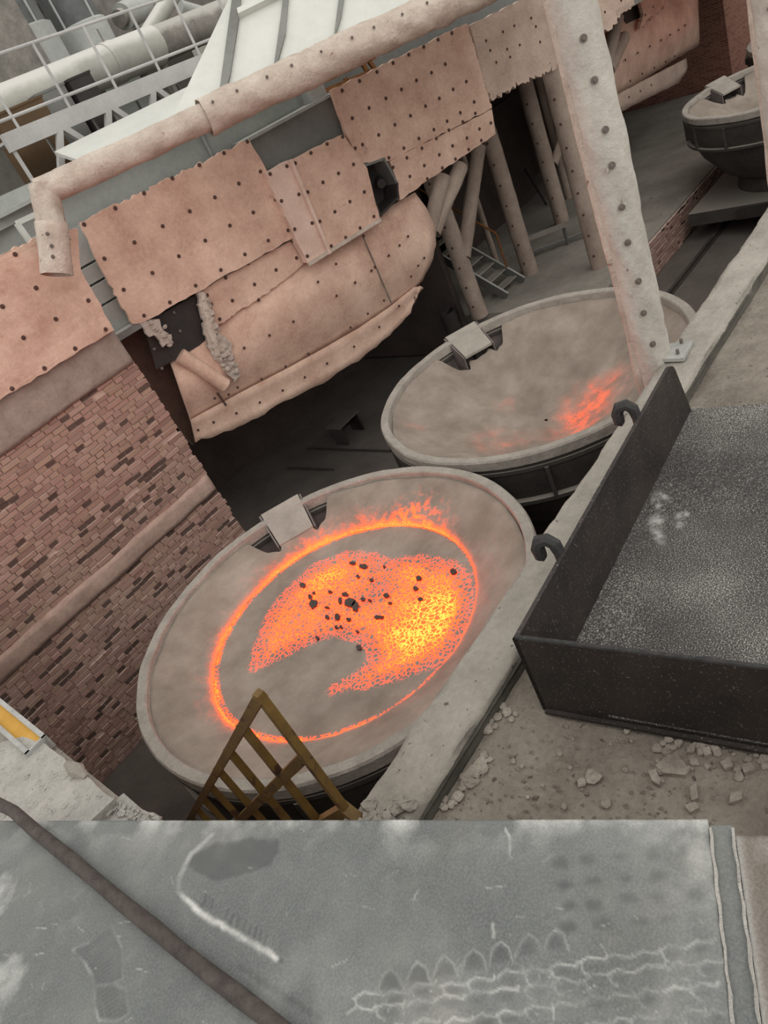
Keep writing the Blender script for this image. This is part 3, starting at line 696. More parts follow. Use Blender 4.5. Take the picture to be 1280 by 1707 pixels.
panel('heat_shield_panel', [(650, 269), (820, 182), (826, 223), (740, 282), (667, 334), (661, 300)], H1, HN, 'lower blanket strip below the large panel, above the slanting pipes',
      bolts=[(655, 279), (678, 263), (703, 247), (727, 231), (748, 217), (771, 203), (792, 189), (683, 294), (707, 276), (732, 258), (754, 243), (778, 230), (799, 215), (712, 298), (737, 280), (759, 265), (781, 249), (802, 234), (818, 205)], group=SH)
panel('heat_shield_panel', [(783, 42), (920, -25), (1010, -70), (1030, 40), (985, 70), (935, 104), (895, 128), (862, 140), (822, 168), (808, 140)], H1, HN, 'crumbling grey-beige blanket panel behind the pillar with ragged lower edge', m='blanket_grey', rough=(3, 4, 5, 6, 7, 8), ramp_amp=.05, thick=.09,
      bolts=[(810, 68), (838, 53), (857, 43), (817, 84), (845, 82), (827, 104), (850, 95), (866, 75), (885, 30), (893, 44), (915, 10), (925, 45), (900, 70), (1008, 20), (1000, 45)], group=SH, s=.8)
panel('heat_shield_panel', [(985, 10), (1070, -40), (1058, 8), (1030, 28), (998, 58), (988, 50)], lambda p: on_h(p, -.3), HN, 'small ragged blanket piece right of the pillar top', m='blanket_grey', rough=(1, 2, 3), ramp_amp=.05, bolts=[(1010, 15), (1035, 0)], group=SH)

# curved lower shield with its lip
def shield(T, B, bulge, bow, place, m, name, nu, nv, parent=None, solid=.05, jag=0, base=0.0, edge_in=None, **kw):
    P = []
    for j in range(nv):
        v = j/(nv-1); row = []
        for i in range(nu):
            u = i/(nu-1); a = poly_at(T, u); b = poly_at(B, u)
            x = lerp(a[0], b[0], v)+bulge*u**5*4*v*(1-v); y = lerp(a[1], b[1], v)
            if jag and (i == nu-1 or j == nv-1): x += random.uniform(-jag, jag); y += random.uniform(-jag, jag)
            row.append(place((x, y), base+bow*math.sin(math.pi*min(v*1.02, 1))*1.0))
        P.append(row)
    return MB().grid(P).build(name, m, parent=parent, smooth='all', solid=solid, **kw)
ST = [(284, 606), (330, 560), (415, 490), (500, 425), (600, 372), (690, 322)]; SB = [(318, 700), (400, 655), (480, 614), (545, 578), (600, 546), (650, 512), (692, 478)]
SL = [(326, 736), (372, 722), (425, 698), (480, 666), (545, 634), (600, 598), (650, 558), (685, 520), (701, 478)]
sh = shield(ST, SB, 34, .16, on_h, 'blanket', 'curved_heat_shield', 40, 14, jag=1.6, base=-.10, label='big curved bolted heat shield above the glowing pot', cat='heat shield')
shield(SB, SL, 6, -.03, on_h, 'blanket', 'lip', 40, 5, parent=sh, jag=2.2, base=-.02)
for p in [(489, 536), (449, 559), (407, 580), (514, 590), (476, 611), (436, 632), (606, 393), (680, 394), (666, 409), (648, 426), (625, 445), (619, 451), (592, 471), (561, 493), (640, 501), (613, 523), (584, 546), (685, 461), (697, 443), (707, 430), (560, 440), (530, 470), (358, 664), (381, 658), (396, 646), (345, 620)]:
    bolt(on_h(p, .105), HN, sh, s=.8)
for p in [(508, 629), (471, 651), (433, 671), (394, 689), (356, 704), (330, 717), (545, 606), (590, 578), (632, 545), (665, 510)]: bolt(on_h(p, .035), HN, sh, s=.8)
# seams of the shield sheets
MB().bar(on_h((604, 392), .08), on_h((652, 505), .09), .02, .012, up=HN).build('seam', 'bolt_grey', sh)
MB().bar(on_h((362, 655), .02), on_h((377, 676), .02), .03, .012, up=HN).build('seam', 'bolt', sh)

# bare dark plate, torn tufts and slanting pipe under the torn corner
dp = MB().prism([on_h(p, -.02) for p in ((240, 540), (345, 482), (352, 565), (262, 616))], -HN*.04).build('bare_steel_plate', 'black_steel', label='bare black steel plate exposed below the torn panel corner', cat='plate')
for p in [(257, 582), (309, 586), (290, 521), (270, 614), (300, 552)]: bolt(on_h(p, 0), HN, dp, me=BOLT_G)
def tuft(name, path, wid, off, n, seed, parent, rmin=.02, rmax=.055):
    rg = random.Random(seed); b = MB()
    for k in range(n):
        t = rg.random(); x, y = poly_at(path, t); w = poly_at([(q,) for q in wid], t)[0]
        blob(b, on_h((x+rg.uniform(-w, w), y+rg.uniform(-w, w)*.6), off+rg.uniform(0, .05)), rg.uniform(rmin, rmax), seed*100+k, .8, 6)
    return b.build(name, 'tuft', parent=parent, kind='stuff')
tuft('torn_tuft', [(238, 538), (262, 545), (276, 560), (283, 574)], [14, 14, 8, 3], .08, 34, 3, pa)
tuft('torn_tuft', [(345, 500), (350, 540), (362, 575), (378, 600), (390, 622)], [7, 8, 13, 13, 6], .10, 70, 5, pa)
def torn(px, off, seed):
    random.seed(seed); o = rough_outline(px, lambda p: on_h(p, off), step=.05, amp=.03)
    MB().prism(o, -HN*.07).build('torn_flap', 'tuft', pa)
torn([(230, 538), (266, 532), (272, 550), (284, 573), (272, 579), (262, 562), (243, 556)], .13, 3)
torn([(329, 489), (341, 487), (351, 503), (346, 522), (353, 548), (374, 560), (388, 572), (385, 600), (402, 626), (391, 637), (372, 614), (354, 592), (345, 562), (335, 522)], .12, 8)
MB().tube([on_h((337, 488), .08), on_h((348, 540), .10), on_h((362, 590), .10)], [.05, .075, .05], 10).build('torn_edge_roll', 'wrap', pa, smooth=True)
MB().tube([on_h((300, 592), .06), on_h((335, 615), .10), on_h((376, 643), .13)], .105, 16).build('slanting_pipe', 'blanket', smooth=True, label='short slanting blanket-clad pipe under the bare black plate', cat='pipe')
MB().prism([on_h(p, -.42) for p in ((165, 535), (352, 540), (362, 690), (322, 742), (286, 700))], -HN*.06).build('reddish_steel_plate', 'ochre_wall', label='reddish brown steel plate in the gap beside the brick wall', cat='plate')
# open steel box, blackened inside
bx = thing('steel_opening_box', on_h((632, 345), .05), 'open steel box blackened inside, between two blanket panels', 'box')
FB = [(600, 277), (641, 262), (664, 305), (665, 330), (634, 362)]
for a, b_ in ((0, 1), (1, 2), (2, 3), (3, 4), (4, 0)):
    A, B_ = on_h(FB[a], .17), on_h(FB[b_], .17); k = -HN*.40
    c = (A+B_)/2; ins = (on_h((636, 308), .17)-c).normalized()*.035
    MB().hexa([A, B_, B_+ins, A+ins, A+k, B_+k, B_+ins+k, A+ins+k]).build('side_plate', 'girder_dark' if a < 2 else 'black_steel', bx)
MB().prism([on_h(p, -.20) for p in FB], -HN*.03).build('back_plate', 'black_steel', bx)
MB().tube([on_h((632, 300), -.19), on_h((636, 306), .02)], .07, 14).build('nozzle', 'black_steel', bx, smooth=True)

# second bay further along the pit
F8 = lambda p, off=0: on_y(p, 8.8-off)
fs = shield([(990, 40), (1050, 8), (1100, -10), (1158, -30)], [(1012, 167), (1060, 140), (1110, 108), (1163, 76)], 3, .2, F8, 'blanket', 'curved_heat_shield', 24, 10, jag=.8, label='distant curved heat shield glowing orange, right of the pillar', cat='heat shield')
shield([(1012, 165), (1080, 130), (1142, 98)], [(1022, 192), (1085, 160), (1128, 140), (1143, 120)], 2, .02, F8, 'blanket_grey', 'lip', 20, 4, parent=fs, jag=.8)
for p in [(1012, 147), (1025, 148), (1042, 100), (1050, 135), (1063, 88), (1070, 123), (1083, 77), (1090, 113), (1102, 67), (1109, 103), (1117, 58), (1124, 94), (1131, 50), (1142, 42), (1048, 162), (1067, 152), (1085, 142)]: bolt(F8(p, .24), YN, fs, s=1.0)
panel('heat_shield_panel', [(1058, -20), (1110, -40), (1108, 8), (1085, 30), (1066, 48), (1072, 20)], lambda p: F8(p, .35), YN, 'small ragged orange-pink panel over the distant curved shield', rough=(2, 3, 4), ramp_amp=.06, bolts=[(1088, 12), (1075, 25)], group=SH)
MB().prism([F8(p, .15) for p in ((1038, 18), (1062, 8), (1068, 45), (1048, 58))], (0, .08, 0)).build('bare_steel_plate', 'black_steel', label='dark bare plate hanging beside the distant shield', cat='plate')
for k, (a, b_) in enumerate((((1030, 30), (1008, 120)), ((1040, 62), (1015, 118)))):
    MB().tube([F8(a, .3), F8(b_, .45)], .13, 12).build('slanting_pipe', 'column', smooth=True, label=['left', 'right'][k]+' of two slanting clad pipes beside the distant shield', cat='pipe', group='slanting pipes of the far bay')

# steel girder and plates behind the panels
ax = (HT, HN, Vector((0, 0, 1)))
gd = thing('steel_girder', h_pt(0, -.45, -1.7), 'long grey steel girder plate behind the blanket panels', 'girder')
MB().box(h_pt(.55, -.45, -.90), (6.6, .12, 1.56), ax).build('web_plate', 'girder', gd)
MB().box(h_pt(.55, -.33, -.13), (6.6, .36, .05), ax).build('flange', 'girder', gd)
for s in (-.15, 2.2): MB().box(h_pt(s, -.36, -.92), (.03, .08, 1.5), ax).build('stiffener', 'girder', gd)
bxg = thing('cable_box', h_pt(3.45, -.2, -1.5), 'dark grey box with light lid in front of the girder', 'box')
MB().box(h_pt(3.40, -.18, -1.08), (1.62, .3, .78), ax).build('body', 'girder_dark', bxg)
MB().box(h_pt(3.40, -.17, -.67), (1.68, .36, .04), ax).build('lid', 'girder', bxg)
MB().box(h_pt(4.0, -.15, -.56), (.26, .26, .2), ax).build('bracket', 'girder', bxg)
MB().tube([h_pt(4.25, -.1, -.70), h_pt(4.27, -.1, -1.3)], .035, 10).build('hinge_rod', 'girder_dark', bxg, smooth=True)
# stepped plates in the gap beside the brick wall
for k, (z0, z1, o_) in enumerate(((-1.05, -.62, -.22), (-1.28, -1.08, -.18), (-1.55, -1.31, -.14), (-1.92, -1.58, -.12))):
    MB().box(h_pt(-.18, o_, (z0+z1)/2), (1.0, .06, z1-z0), ax).build('cover_plate', 'girder', label=('top', 'second', 'third', 'lowest')[k]+' of the grey cover plates stepped between two panels', cat='plate', group='grey cover plates')
MB().box(h_pt(-.34, -.02, -1.97), (.62, .30, .09), ax).build('shelf_angle', 'girder_dark', label='grey steel shelf below the stepped cover plates', cat='shelf')
# rusty framework glimpsed above the large panel
rf = thing('rusty_frame', h_pt(4.6, -1.3, -1.7), 'rusty orange steel framework in the slot above the large panel', 'frame')
for k, (a, b_) in enumerate((((530, 140), (625, 95)), ((540, 152), (620, 118)), ((575, 130), (590, 160)), ((610, 95), (635, 130)), ((600, 100), (622, 135)))):
    MB().bar(on_h(a, -1.2), on_h(b_, -1.2), .06).build('frame_bar', 'rust', rf)
MB().box(h_pt(9.4, -1.6, -.55), (11, .1, 1.9), ax).build('grey_duct_wall', 'girder_dark', label='dark grey duct wall seen through the slot above the large panel', cat='wall panel')

# wrapped beam along the eave of the white hood
E0 = on_y((78, 318), 8.55); E1 = ray(800, -18); E1 = E1*(11.2/E1.length); ed = (E1-E0).normalized(); EL = (E1-E0).length
wb = thing('wrapped_beam', E0, 'long blanket-wrapped beam under the white ribbed hood, with bent end', 'beam')
def wrapped(name, a, b, r, n_seg, parent, m='wrap', amp=.012, seed=0, squeeze=1.0, nn=20):
    a = Vector(a); b = Vector(b); d = (b-a).normalized(); up = Vector((0, 0, 1)) if abs(d.z) < .8 else Vector((0, -1, 0)); s1 = d.cross(up).normalized(); s2 = s1.cross(d)
    V = np.zeros((n_seg, nn, 3)); k = np.arange(nn)*2*np.pi/nn
    for i in range(n_seg):
        t = i/(n_seg-1); c = a.lerp(b, t); L = t*(b-a).length
        rr = r*(1+amp/r*fbm(np.cos(k)*2+L*3, np.sin(k)*2+L*3.7+seed, seed, 4)*1.6)
        V[i] = np.array(c)+np.outer(rr*np.cos(k), np.array(s1))*squeeze+np.outer(rr*np.sin(k), np.array(s2))
    V = V.reshape(-1, 3); F = grid_faces(n_seg, nn, True)
    o = np_mesh(name, V, F[:, ::-1], m, parent); return o
E2 = E0.lerp(E1, .335)
wrapped('thin_wrapping', E0-ed*.08, E2+ed*.15, .150, 40, wb, amp=.010, seed=2)
wrapped('thick_wrapping', E2, E1+ed*2.2, .195, 110, wb, amp=.022, seed=7, m='wrap')
wrapped('bent_end', E0+Vector((0, 0, .06)), on_y((92, 402), 8.5), .155, 24, wb, amp=.03, seed=5)
pw = wrapped('post_wrapping', on_y((86, 372), 8.45), on_y((94, 458), 8.45), .17, 16, wb, amp=.02, seed=9, squeeze=1.0)
for px in ((79, 390), (86, 410), (88, 428)): bolt(on_y(px, 8.27), YN, pw, me=BOLT_G)
vdir = Vector((-.45, -.85, .28)).normalized()
for k in range(17):
    q = E2+ed*(.12+k*.36+random.uniform(-.05, .05)); bolt(q+vdir*.195+Vector((0, 0, .05)), vdir, wb, me=BOLT_G, s=.8)

# white ribbed hood rising behind the beam
hb = Vector((-ed.y, ed.x, 0)).normalized(); hm = (hb*math.cos(math.radians(52))+Vector((0, 0, 1))*math.sin(math.radians(52))); hn = ed.cross(hm).normalized()
if hn.y > 0: hn = -hn
HQ = E0+hb*.05
def on_hood(p, off=0.0):
    r = ray(*p); return r*((hn.dot(HQ)+off)/hn.dot(r))
hood = thing('ribbed_hood', on_hood((420, 140)), 'white dust-covered sloping hood with dark ribs at the top', 'hood')
MB().prism([on_hood(p) for p in ((284, 204), (380, 0), (432, -112), (1010, -360), (1090, -170), (800, -30), (560, 84), (420, 146))], -hn*.06).build('hood_plate', 'white_steel', hood)
for q in ([(389, -10), (403, -10), (398, 40), (384, 130), (376, 158), (366, 160)], [(474, -10), (482, -10), (476, 60), (462, 112), (456, 120)], [(566, -10), (575, -10), (569, 30), (560, 60), (555, 76)]):
    MB().prism([on_hood(p) for p in q], hn*.05).build('rib', 'hood_rib', hood)
MB().prism([on_hood(p) for p in ((396, 24), (470, -12), (473, -4), (398, 33))], hn*.09).build('cross_rib', 'white_steel', hood)

# ================================================================== COLUMNS OF THE BAY
def column(px, ztop, label, r=.175, extra=None, zf=ZD):
    f = on_z(px, zf); t = thing('clad_column', f, label, 'column', 'blanket-clad columns on the dock')
    wrapped('shaft', f, (f.x, f.y, ztop), r, 26, t, m='column', amp=.010, seed=int(px[0]), nn=18)
    for k in range(8):
        z = zf+.3+k*.42
        if z > ztop-.1: break
        dv = Vector((-f.x, -f.y, 0)).normalized(); sd = Vector((-dv.y, dv.x, 0))*(-1)
        u = (dv*.92+sd*.38).normalized(); bolt(Vector((f.x, f.y, z))+u*(r+.004), u, t, s=.9)
    return f, t
c1, t1 = column((800, 527), -1.82, 'clad column with forked brace next to the second pot')
c2, t2 = column((884, 455), -1.82, 'straight clad column beside the dock stairs')
c3, t3 = column((938, 375), -1.82, 'clad column behind the low steel barrier, with one slanting brace')
c4, t4 = column((1000, 444), -1.82, 'clad column close behind the big pillar', extra=1)
wrapped('brace', on_y((772, 430), c1.y-.05), on_y((797, 245), c1.y-.05), .15, 16, t1, m='column', seed=3)
wrapped('brace', on_y((921, 275), c3.y-.05), on_y((952, 190), c3.y-.05), .11, 12, t3, m='column', seed=4)
for k, (a, b_) in enumerate((((714, 392), (738, 292)), ((722, 388), (768, 276)))):
    pp = wrapped('slanting_brace_pipe', on_h(a, -.25), on_h(b_, -.25-.1*k), .13, 14, None, m='column', seed=6+k)
    tag(pp, ('left', 'right')[k]+' of two slanting clad pipes below the large panel', 'pipe', 'slanting clad pipes')
wrapped('thin_post', on_z((828, 438), ZD), on_z((828, 438), ZD)+Vector((0, 0, 3.8)), .07, 12, None, m='column', seed=12)
tag(bpy.data.objects['thin_post'], 'thin pale post between two clad columns', 'post')
wrapped('thin_post', on_z((948, 330), ZD), on_z((948, 330), ZD)+Vector((0, 0, 3.8)), .09, 12, None, m='column', seed=13)
tag(bpy.data.objects['thin_post.001'], 'thin post in the dark behind the low barrier', 'post')
MB().tube([on_y((875, 282), 11.9), on_y((926, 366), 11.0)], .03, 8).build('leaning_rod', 'black_steel', label='dark rod leaning against the brown wall of the dock', cat='rod')

# dock stairs
f1 = on_z((874, 471), ZD); f2 = on_z((846, 497), ZD)
up = Vector((0, .78, .62)).normalized(); SLN = 3.1
stx = thing('dock_stairs', f1, 'small dusty steel stairs rising into the dark on the dock', 'stairs')
for f, r_ in ((f1, 1), (f2, 1)):
    MB().bar(f+Vector((0, 0, .04)), f+up*SLN, .05, .18).build('stringer', 'girder_dark', stx)
for k in range(1, 11):
    q1 = f1+up*(k*.29); q2 = f2+up*(k*.29); MB().bar(q1, q2, .22, .03).build('tread', 'dock_top', stx)
MB().tube([f1+Vector((0, 0, .9))+up*.4, f1+Vector((0, 0, .9))+up*SLN], .022, 8).build('handrail', 'rust', stx, smooth=True)
for k in (.4, 1.6, 2.9): MB().tube([f1+up*k, f1+up*k+Vector((0, 0, .9))], .02, 8).build('handrail_post', 'rust', stx, smooth=True)
# low barrier
g1 = on_z((886, 430), ZD); g2 = on_z((980, 395), ZD)
br_ = thing('low_barrier', g1, 'low dusty steel barrier between columns on the dock', 'barrier')
MB().bar(g1+Vector((0, 0, .44)), g2+Vector((0, 0, .44)), .16, .07).build('top_rail', 'dock_top', br_)
MB().bar(g1+Vector((0, 0, .12)), g2+Vector((0, 0, .12)), .05, .05).build('bottom_rail', 'girder_dark', br_)
for t in (.02, .65, .98): MB().bar(g1.lerp(g2, t), g1.lerp(g2, t)+Vector((0, 0, .41)), .06).build('leg', 'girder_dark', br_)
# dark drum near the partition
dq = on_z((757, 552), ZD)
dr = thing('small_drum', dq, 'small dark drum on the dock behind the second pot', 'drum')
MB().lathe((dq.x, dq.y), [(.01, ZD+.01), (.16, ZD+.01), (.17, ZD+.1), (.155, ZD+.2), (.17, ZD+.3), (.16, ZD+.44), (.13, ZD+.44), (.12, ZD+.3), (.01, ZD+.28)], 20).build('drum_body', 'black_steel', dr, smooth=True)
MB().tube([(dq.x-.17, dq.y, ZD+.42), (dq.x, dq.y-.12, ZD+.56), (dq.x+.17, dq.y, ZD+.42)], .012, 6).build('handle', 'black_steel', dr)
# steel trestle and cables on the dark pit floor
tq = on_z((585, 728), ZP)
tr = thing('steel_trestle', tq, 'low dark steel trestle on the pit floor under the curved shield', 'trestle')
MB().box((tq.x, tq.y, ZP+.42), (.62, .40, .03)).build('top_plate', 'pit_dust', tr)
for s in (-1, 1): MB().box((tq.x+s*.26, tq.y, ZP+.203), (.04, .36, .404)).build('side_plate', 'black_steel', tr)
MB().box((tq.x, tq.y+.1, ZP+.28), (.50, .03, .2)).build('cross_plate', 'black_steel', tr)
for k, (a, b_) in enumerate((((512, 748), (652, 752)), ((480, 781), (556, 783)))):
    MB().tube([on_z(a, ZP+.02), on_z(b_, ZP+.02)], .02, 8).build('floor_cable', 'black_steel', label=('longer', 'shorter')[k]+' thin dark cable lying on the pit floor', cat='cable', group='cables on the pit floor')

# ================================================================== PLANT BEHIND (top left)
up_w = h_pt(0, 0, 0)
sl = [Vector((6.3, 11.0, -.25)), Vector((12, 10.2, -.25)), Vector((12.5, 12.7, .28)), Vector((6.6, 12.7, .28))]
MB().prism(sl, (0, 0, -.06)).build('sloping_roof_sheet', 'white_steel', label='whitish sloping roof sheet under the truss walkway', cat='roof sheet')
# truss walkway with railing
A = on_y((9, 240), 13); B_ = on_y((330, 108), 13); tdn = (B_-A).normalized(); TL = 6.6
tw = thing('truss_walkway', A, 'light grey truss walkway with thin railing in the upper left', 'walkway')
MB().bar(A, A+tdn*TL, .10, .27).build('top_chord', 'truss', tw)
MB().bar(A+Vector((0, 0, -.95)), A+tdn*TL+Vector((0, 0, -.95)), .10, .12).build('bottom_chord', 'truss', tw)
MB().bar(A+Vector((0, .5, .02)), A+tdn*TL+Vector((0, .5, .02)), .9, .04).build('deck', 'truss', tw)
MB().bar(A+tdn*.06, A+tdn*.06+Vector((0, 0, -1.0)), .05).build('end_post', 'truss', tw)
for k in range(6):
    c = A+tdn*(.95+k*1.02)
    MB().bar(c+Vector((0, -.02, -.1)), c-tdn*.55+Vector((0, -.02, -.92)), .10).build('diagonal', 'truss', tw)
    MB().bar(c+tdn*.08+Vector((0, -.02, -.1)), c+tdn*.66+Vector((0, -.02, -.86)), .10).build('diagonal', 'truss', tw)
    MB().bar(c+tdn*.2+Vector((0, .9, -.1)), c+tdn*.2+Vector((0, .9, -.9)), .04).build('thin_post', 'truss', tw)
for k in range(7):
    c = A+tdn*(.35+k*1.0)
    MB().tube([c+Vector((0, 0, .1)), c+Vector((0, 0, 1.12))], .026, 8).build('railing_post', 'truss', tw, smooth=True)
for z in (.30, 1.12): MB().tube([A+tdn*(-.3)+Vector((0, 0, z)), A+tdn*TL+Vector((0, 0, z))], .026, 8).build('handrail', 'truss', tw, smooth=True)
# big jacketed pipe
a = on_y((-60, 208), 15.2); b_ = on_y((365, 32), 15.2); d = (b_-a).normalized()
bp = thing('jacketed_pipe', a, 'big pale jacketed pipe running behind the truss walkway', 'pipe')
MB().tube([a-d*1, a+d*4.6], .37, 28).build('pipe_jacket', 'pale_pipe', bp, smooth=True)
MB().tube([a+d*4.6, b_+d*4], .335, 28).build('pipe_jacket', 'machine', bp, smooth=True)
MB().tube([a+d*3.3, a+d*3.55], .385, 28).build('jacket_band', 'pale_pipe', bp, smooth=True)
MB().tube([a+d*3.42+Vector((0, -.1, .36)), a+d*3.42+Vector((0, -.1, .6))], .02, 6).build('valve_stem', 'machine', bp)
for k in range(5): MB().box(a+d*(1.2+k*1.7)+Vector((0, .1, -1.15)), (.16, .16, 1.7)).build('support', 'machine', bp)
# two vessels
def vessel(px, y, R, label):
    q = on_y(px, y); t = thing('filter_vessel', (q.x, q.y, -1.7), label, 'vessel', 'dark vessels at the back')
    MB().lathe((q.x, q.y), [(R*.8, q.z-.62), (R*1.14, q.z-.5), (R*1.14, q.z+.42), (R*1.02, q.z+.46)], 36).build('base_ring', 'vessel_base', t, smooth=True)
    MB().lathe((q.x, q.y), [(R, q.z+.4), (R, q.z+4), (.02, q.z+4.2)], 36).build('barrel', 'vessel', t, smooth=True)
    for k in range(6):
        an = k*math.pi/3; MB().tube([(q.x+R*math.cos(an), q.y+R*math.sin(an), -1.69), (q.x+R*math.cos(an), q.y+R*math.sin(an), q.z-.45)], .05, 8).build('leg', 'vessel_base', t, smooth=True)
    for an in (3.6, 4.9): MB().tube([(q.x+R*1.03*math.cos(an), q.y+R*1.03*math.sin(an), q.z+.4), (q.x+R*1.03*math.cos(an), q.y+R*1.03*math.sin(an), q.z+3.6)], .03, 6).build('pipe_run', 'vessel_base', t)
vessel((56, 92), 18, .62, 'left dark vessel with pale base in the upper left corner')
vessel((150, 78), 18.6, .58, 'right dark vessel with pale base beyond the big pipe')
# small plant pieces
def crate(name, px, y, d, m, label, cat, lid=True):
    q = on_y(px, y); t = thing(name, (q.x, q.y, -1.7), label, cat)
    MB().box((q.x, q.y, (q.z+d[2]/2-1.68)/2), (d[0], d[1], q.z+d[2]/2+1.68)).build('body', m, t)
    MB().box((q.x, q.y, q.z+d[2]/2+.02), (d[0]*1.06, d[1]*1.06, .04)).build('cover', m, t); return t
crate('brown_cabinet', (42, 214), 14.5, (1.0, .4, .62), 'brown_steel', 'dark brown cabinet below the big pipe at the left edge', 'cabinet')
crate('grey_cabinet', (98, 188), 14.55, (.62, .3, .7), 'girder_dark', 'grey cabinet between the brown cabinet and a black box', 'cabinet')
crate('black_cabinet', (145, 165), 14.5, (.5, .3, .7), 'black_steel', 'black box under the big pipe', 'cabinet')
crate('grey_cabinet', (196, 145), 16.3, (.9, .6, 1.2), 'girder', 'pale grey duct standing behind the walkway railing', 'duct')
crate('grey_cabinet', (275, 110), 16.2, (1.3, .6, 1.2), 'back_wall', 'brownish grey duct behind the railing near the hood', 'duct')
crate('grey_cabinet', (315, 90), 17.4, (.8, .5, 1.1), 'pale_pipe', 'pale box behind the railing next to the white hood', 'duct')
crate('plant_housing', (170, 30), 21, (4.2, 1.5, 2.6), 'machine', 'big brownish housing behind the vessels', 'housing')
crate('grey_cabinet', (10, 70), 17, (1.0, .6, 1.3), 'machine', 'grey machine housing at the left edge below the dark vessel', 'housing')
mq = on_y((225, 22), 19)
mt = thing('electric_motor', (mq.x, mq.y, -1.7), 'pale electric motor behind the big pipe at the top', 'motor')
MB().tube([mq+Vector((-.55, -.2, 0)), mq+Vector((.5, .2, .1))], .30, 20).build('motor_body', 'vessel_base', mt, smooth=True)
MB().tube([mq+Vector((-.72, -.27, -.02)), mq+Vector((-.52, -.19, 0))], .20, 18).build('end_cap', 'machine', mt, smooth=True)
MB().box((mq.x, mq.y, (mq.z-.3-1.68)/2), (.5, .4, mq.z-.3+1.68)).build('pedestal', 'machine', mt)
MB().tube([on_y((245, 60), 17), on_y((290, -12), 17)], .19, 18).build('slanting_duct', 'pale_pipe', smooth=True, label='pale slanting duct rising at the top behind the big pipe', cat='duct')
MB().tube([on_y((300, 12), 17.5), on_y((345, 25), 17.5)], .16, 16).build('roll_duct', 'vessel_base', smooth=True, label='short pale duct left of the white hood', cat='duct')
tg = thing('pipe_tangle', on_y((100, 60), 19), 'dark tangle of small pipes between the two vessels', 'pipework')
for k in range(26):
    a = (random.uniform(72, 118), random.uniform(-15, 85)); q = on_y(a, 19.7+random.uniform(-.15, .15)); dd = Vector((random.choice((0, .5, -.4)), random.uniform(-.2, .2), random.choice((.5, .7, 0)))).normalized()*random.uniform(.3, .9)
    MB().tube([q, q+dd], random.uniform(.03, .09), 8).build('small_pipe', random.choice(('machine', 'black_steel', 'machine', 'back_wall')), tg, smooth=True)
# bent sheets and a bright window frame left of the beam's bent end
MB().prism([on_y(p, 9.9) for p in ((-40, 345), (60, 300), (75, 345), (20, 375), (-40, 405))], (0, .05, 0)).build('bent_sheet', 'girder', label='grey steel sheet left of the bent beam end', cat='sheet')
wf = thing('white_frame', on_y((45, 400), 9.7), 'small white frame behind the left blanket panel', 'frame')
for a, b_ in (((28, 372), (62, 356)), ((28, 372), (50, 403)), ((50, 403), (75, 392))): MB().bar(on_y(a, 9.6), on_y(b_, 9.6), .06).build('frame_bar', 'white_steel', wf)

# ================================================================== PILLARS ON THE KERB
def pillar(x, y, label, seed, zt=2.2):
    t = thing('clad_pillar', (x, y, -3.05), label, 'pillar', 'blanket-clad pillars on the kerb')
    R = .128
    wrapped('cladding', (x, y, -3.05), (x, y, zt), R, 150, t, m='pillar', amp=.011, seed=seed, nn=36)
    dv = Vector((-x, -y, 0)).normalized(); sd = Vector((dv.y, -dv.x, 0))           # sd points to the left as seen from the walkway
    if ray(0, 0).dot(sd) < 0: sd = -sd
    pts = []; rads = []
    for k in range(80):
        z = lerp(-2.95, zt, k/79); a = .2*fbm(np.array([z*1.3]), np.array([seed*1.]), 3, 3)[0]
        u = (sd*math.cos(.35+a)+dv*math.sin(.35+a)); pts.append(Vector((x, y, z))+u*(R-.01)); rads.append(.03+.012*fbm(np.array([z*3]), np.array([2.]), 8, 3)[0])
    MB().tube(pts, rads, 8).build('seam_flap', 'wrap', t, smooth=True)
    for k in range(17):
        z = -2.42+k*.235+random.uniform(-.02, .02); u = (dv-sd*.12+sd*random.uniform(-.06, .06)).normalized(); bolt(Vector((x, y, z))+u*(R+.006), u, t, me=BOLT_G, s=.95)
    for k in range(3):   # torn flakes
        z = random.uniform(-2.3, 0); u = (dv+sd*random.uniform(-.8, .5)).normalized(); q = Vector((x, y, z))+u*(R+.004); w_ = Vector((-u.y, u.x, 0)); s_ = random.uniform(.015, .028)
        MB().prism([q-w_*s_*.4, q+w_*s_*.5+Vector((0, 0, .02)), q+w_*s_*.3+Vector((0, 0, s_*2.2)), q-w_*s_*.3+Vector((0, 0, s_*1.8))], u*.008).build('torn_flake', 'pillar', t)
    return t
pl1 = pillar(4.37, 2.33, 'big blanket-clad pillar standing at the kerb between pit and walkway', 3)
pillar(7.78, 2.46, 'clad pillar cut off by the right edge of the picture', 6)
bpq = [on_z(p, ZC+.035) for p in ((1085, 599), (1106, 574), (1156, 567), (1139, 597))]
bpl = MB().prism(bpq, (0, 0, -.025)).build('base_plate', 'zinc', label='light steel base plate with four bolts beside the pillar foot', cat='plate')
for p in ((1103, 590), (1110, 577), (1136, 572), (1130, 590)):
    q = on_z(p, ZC+.035); MB().tube([q, q+Vector((0, 0, .035))], .012, 8).build('anchor_bolt', 'bolt_grey', bpl)

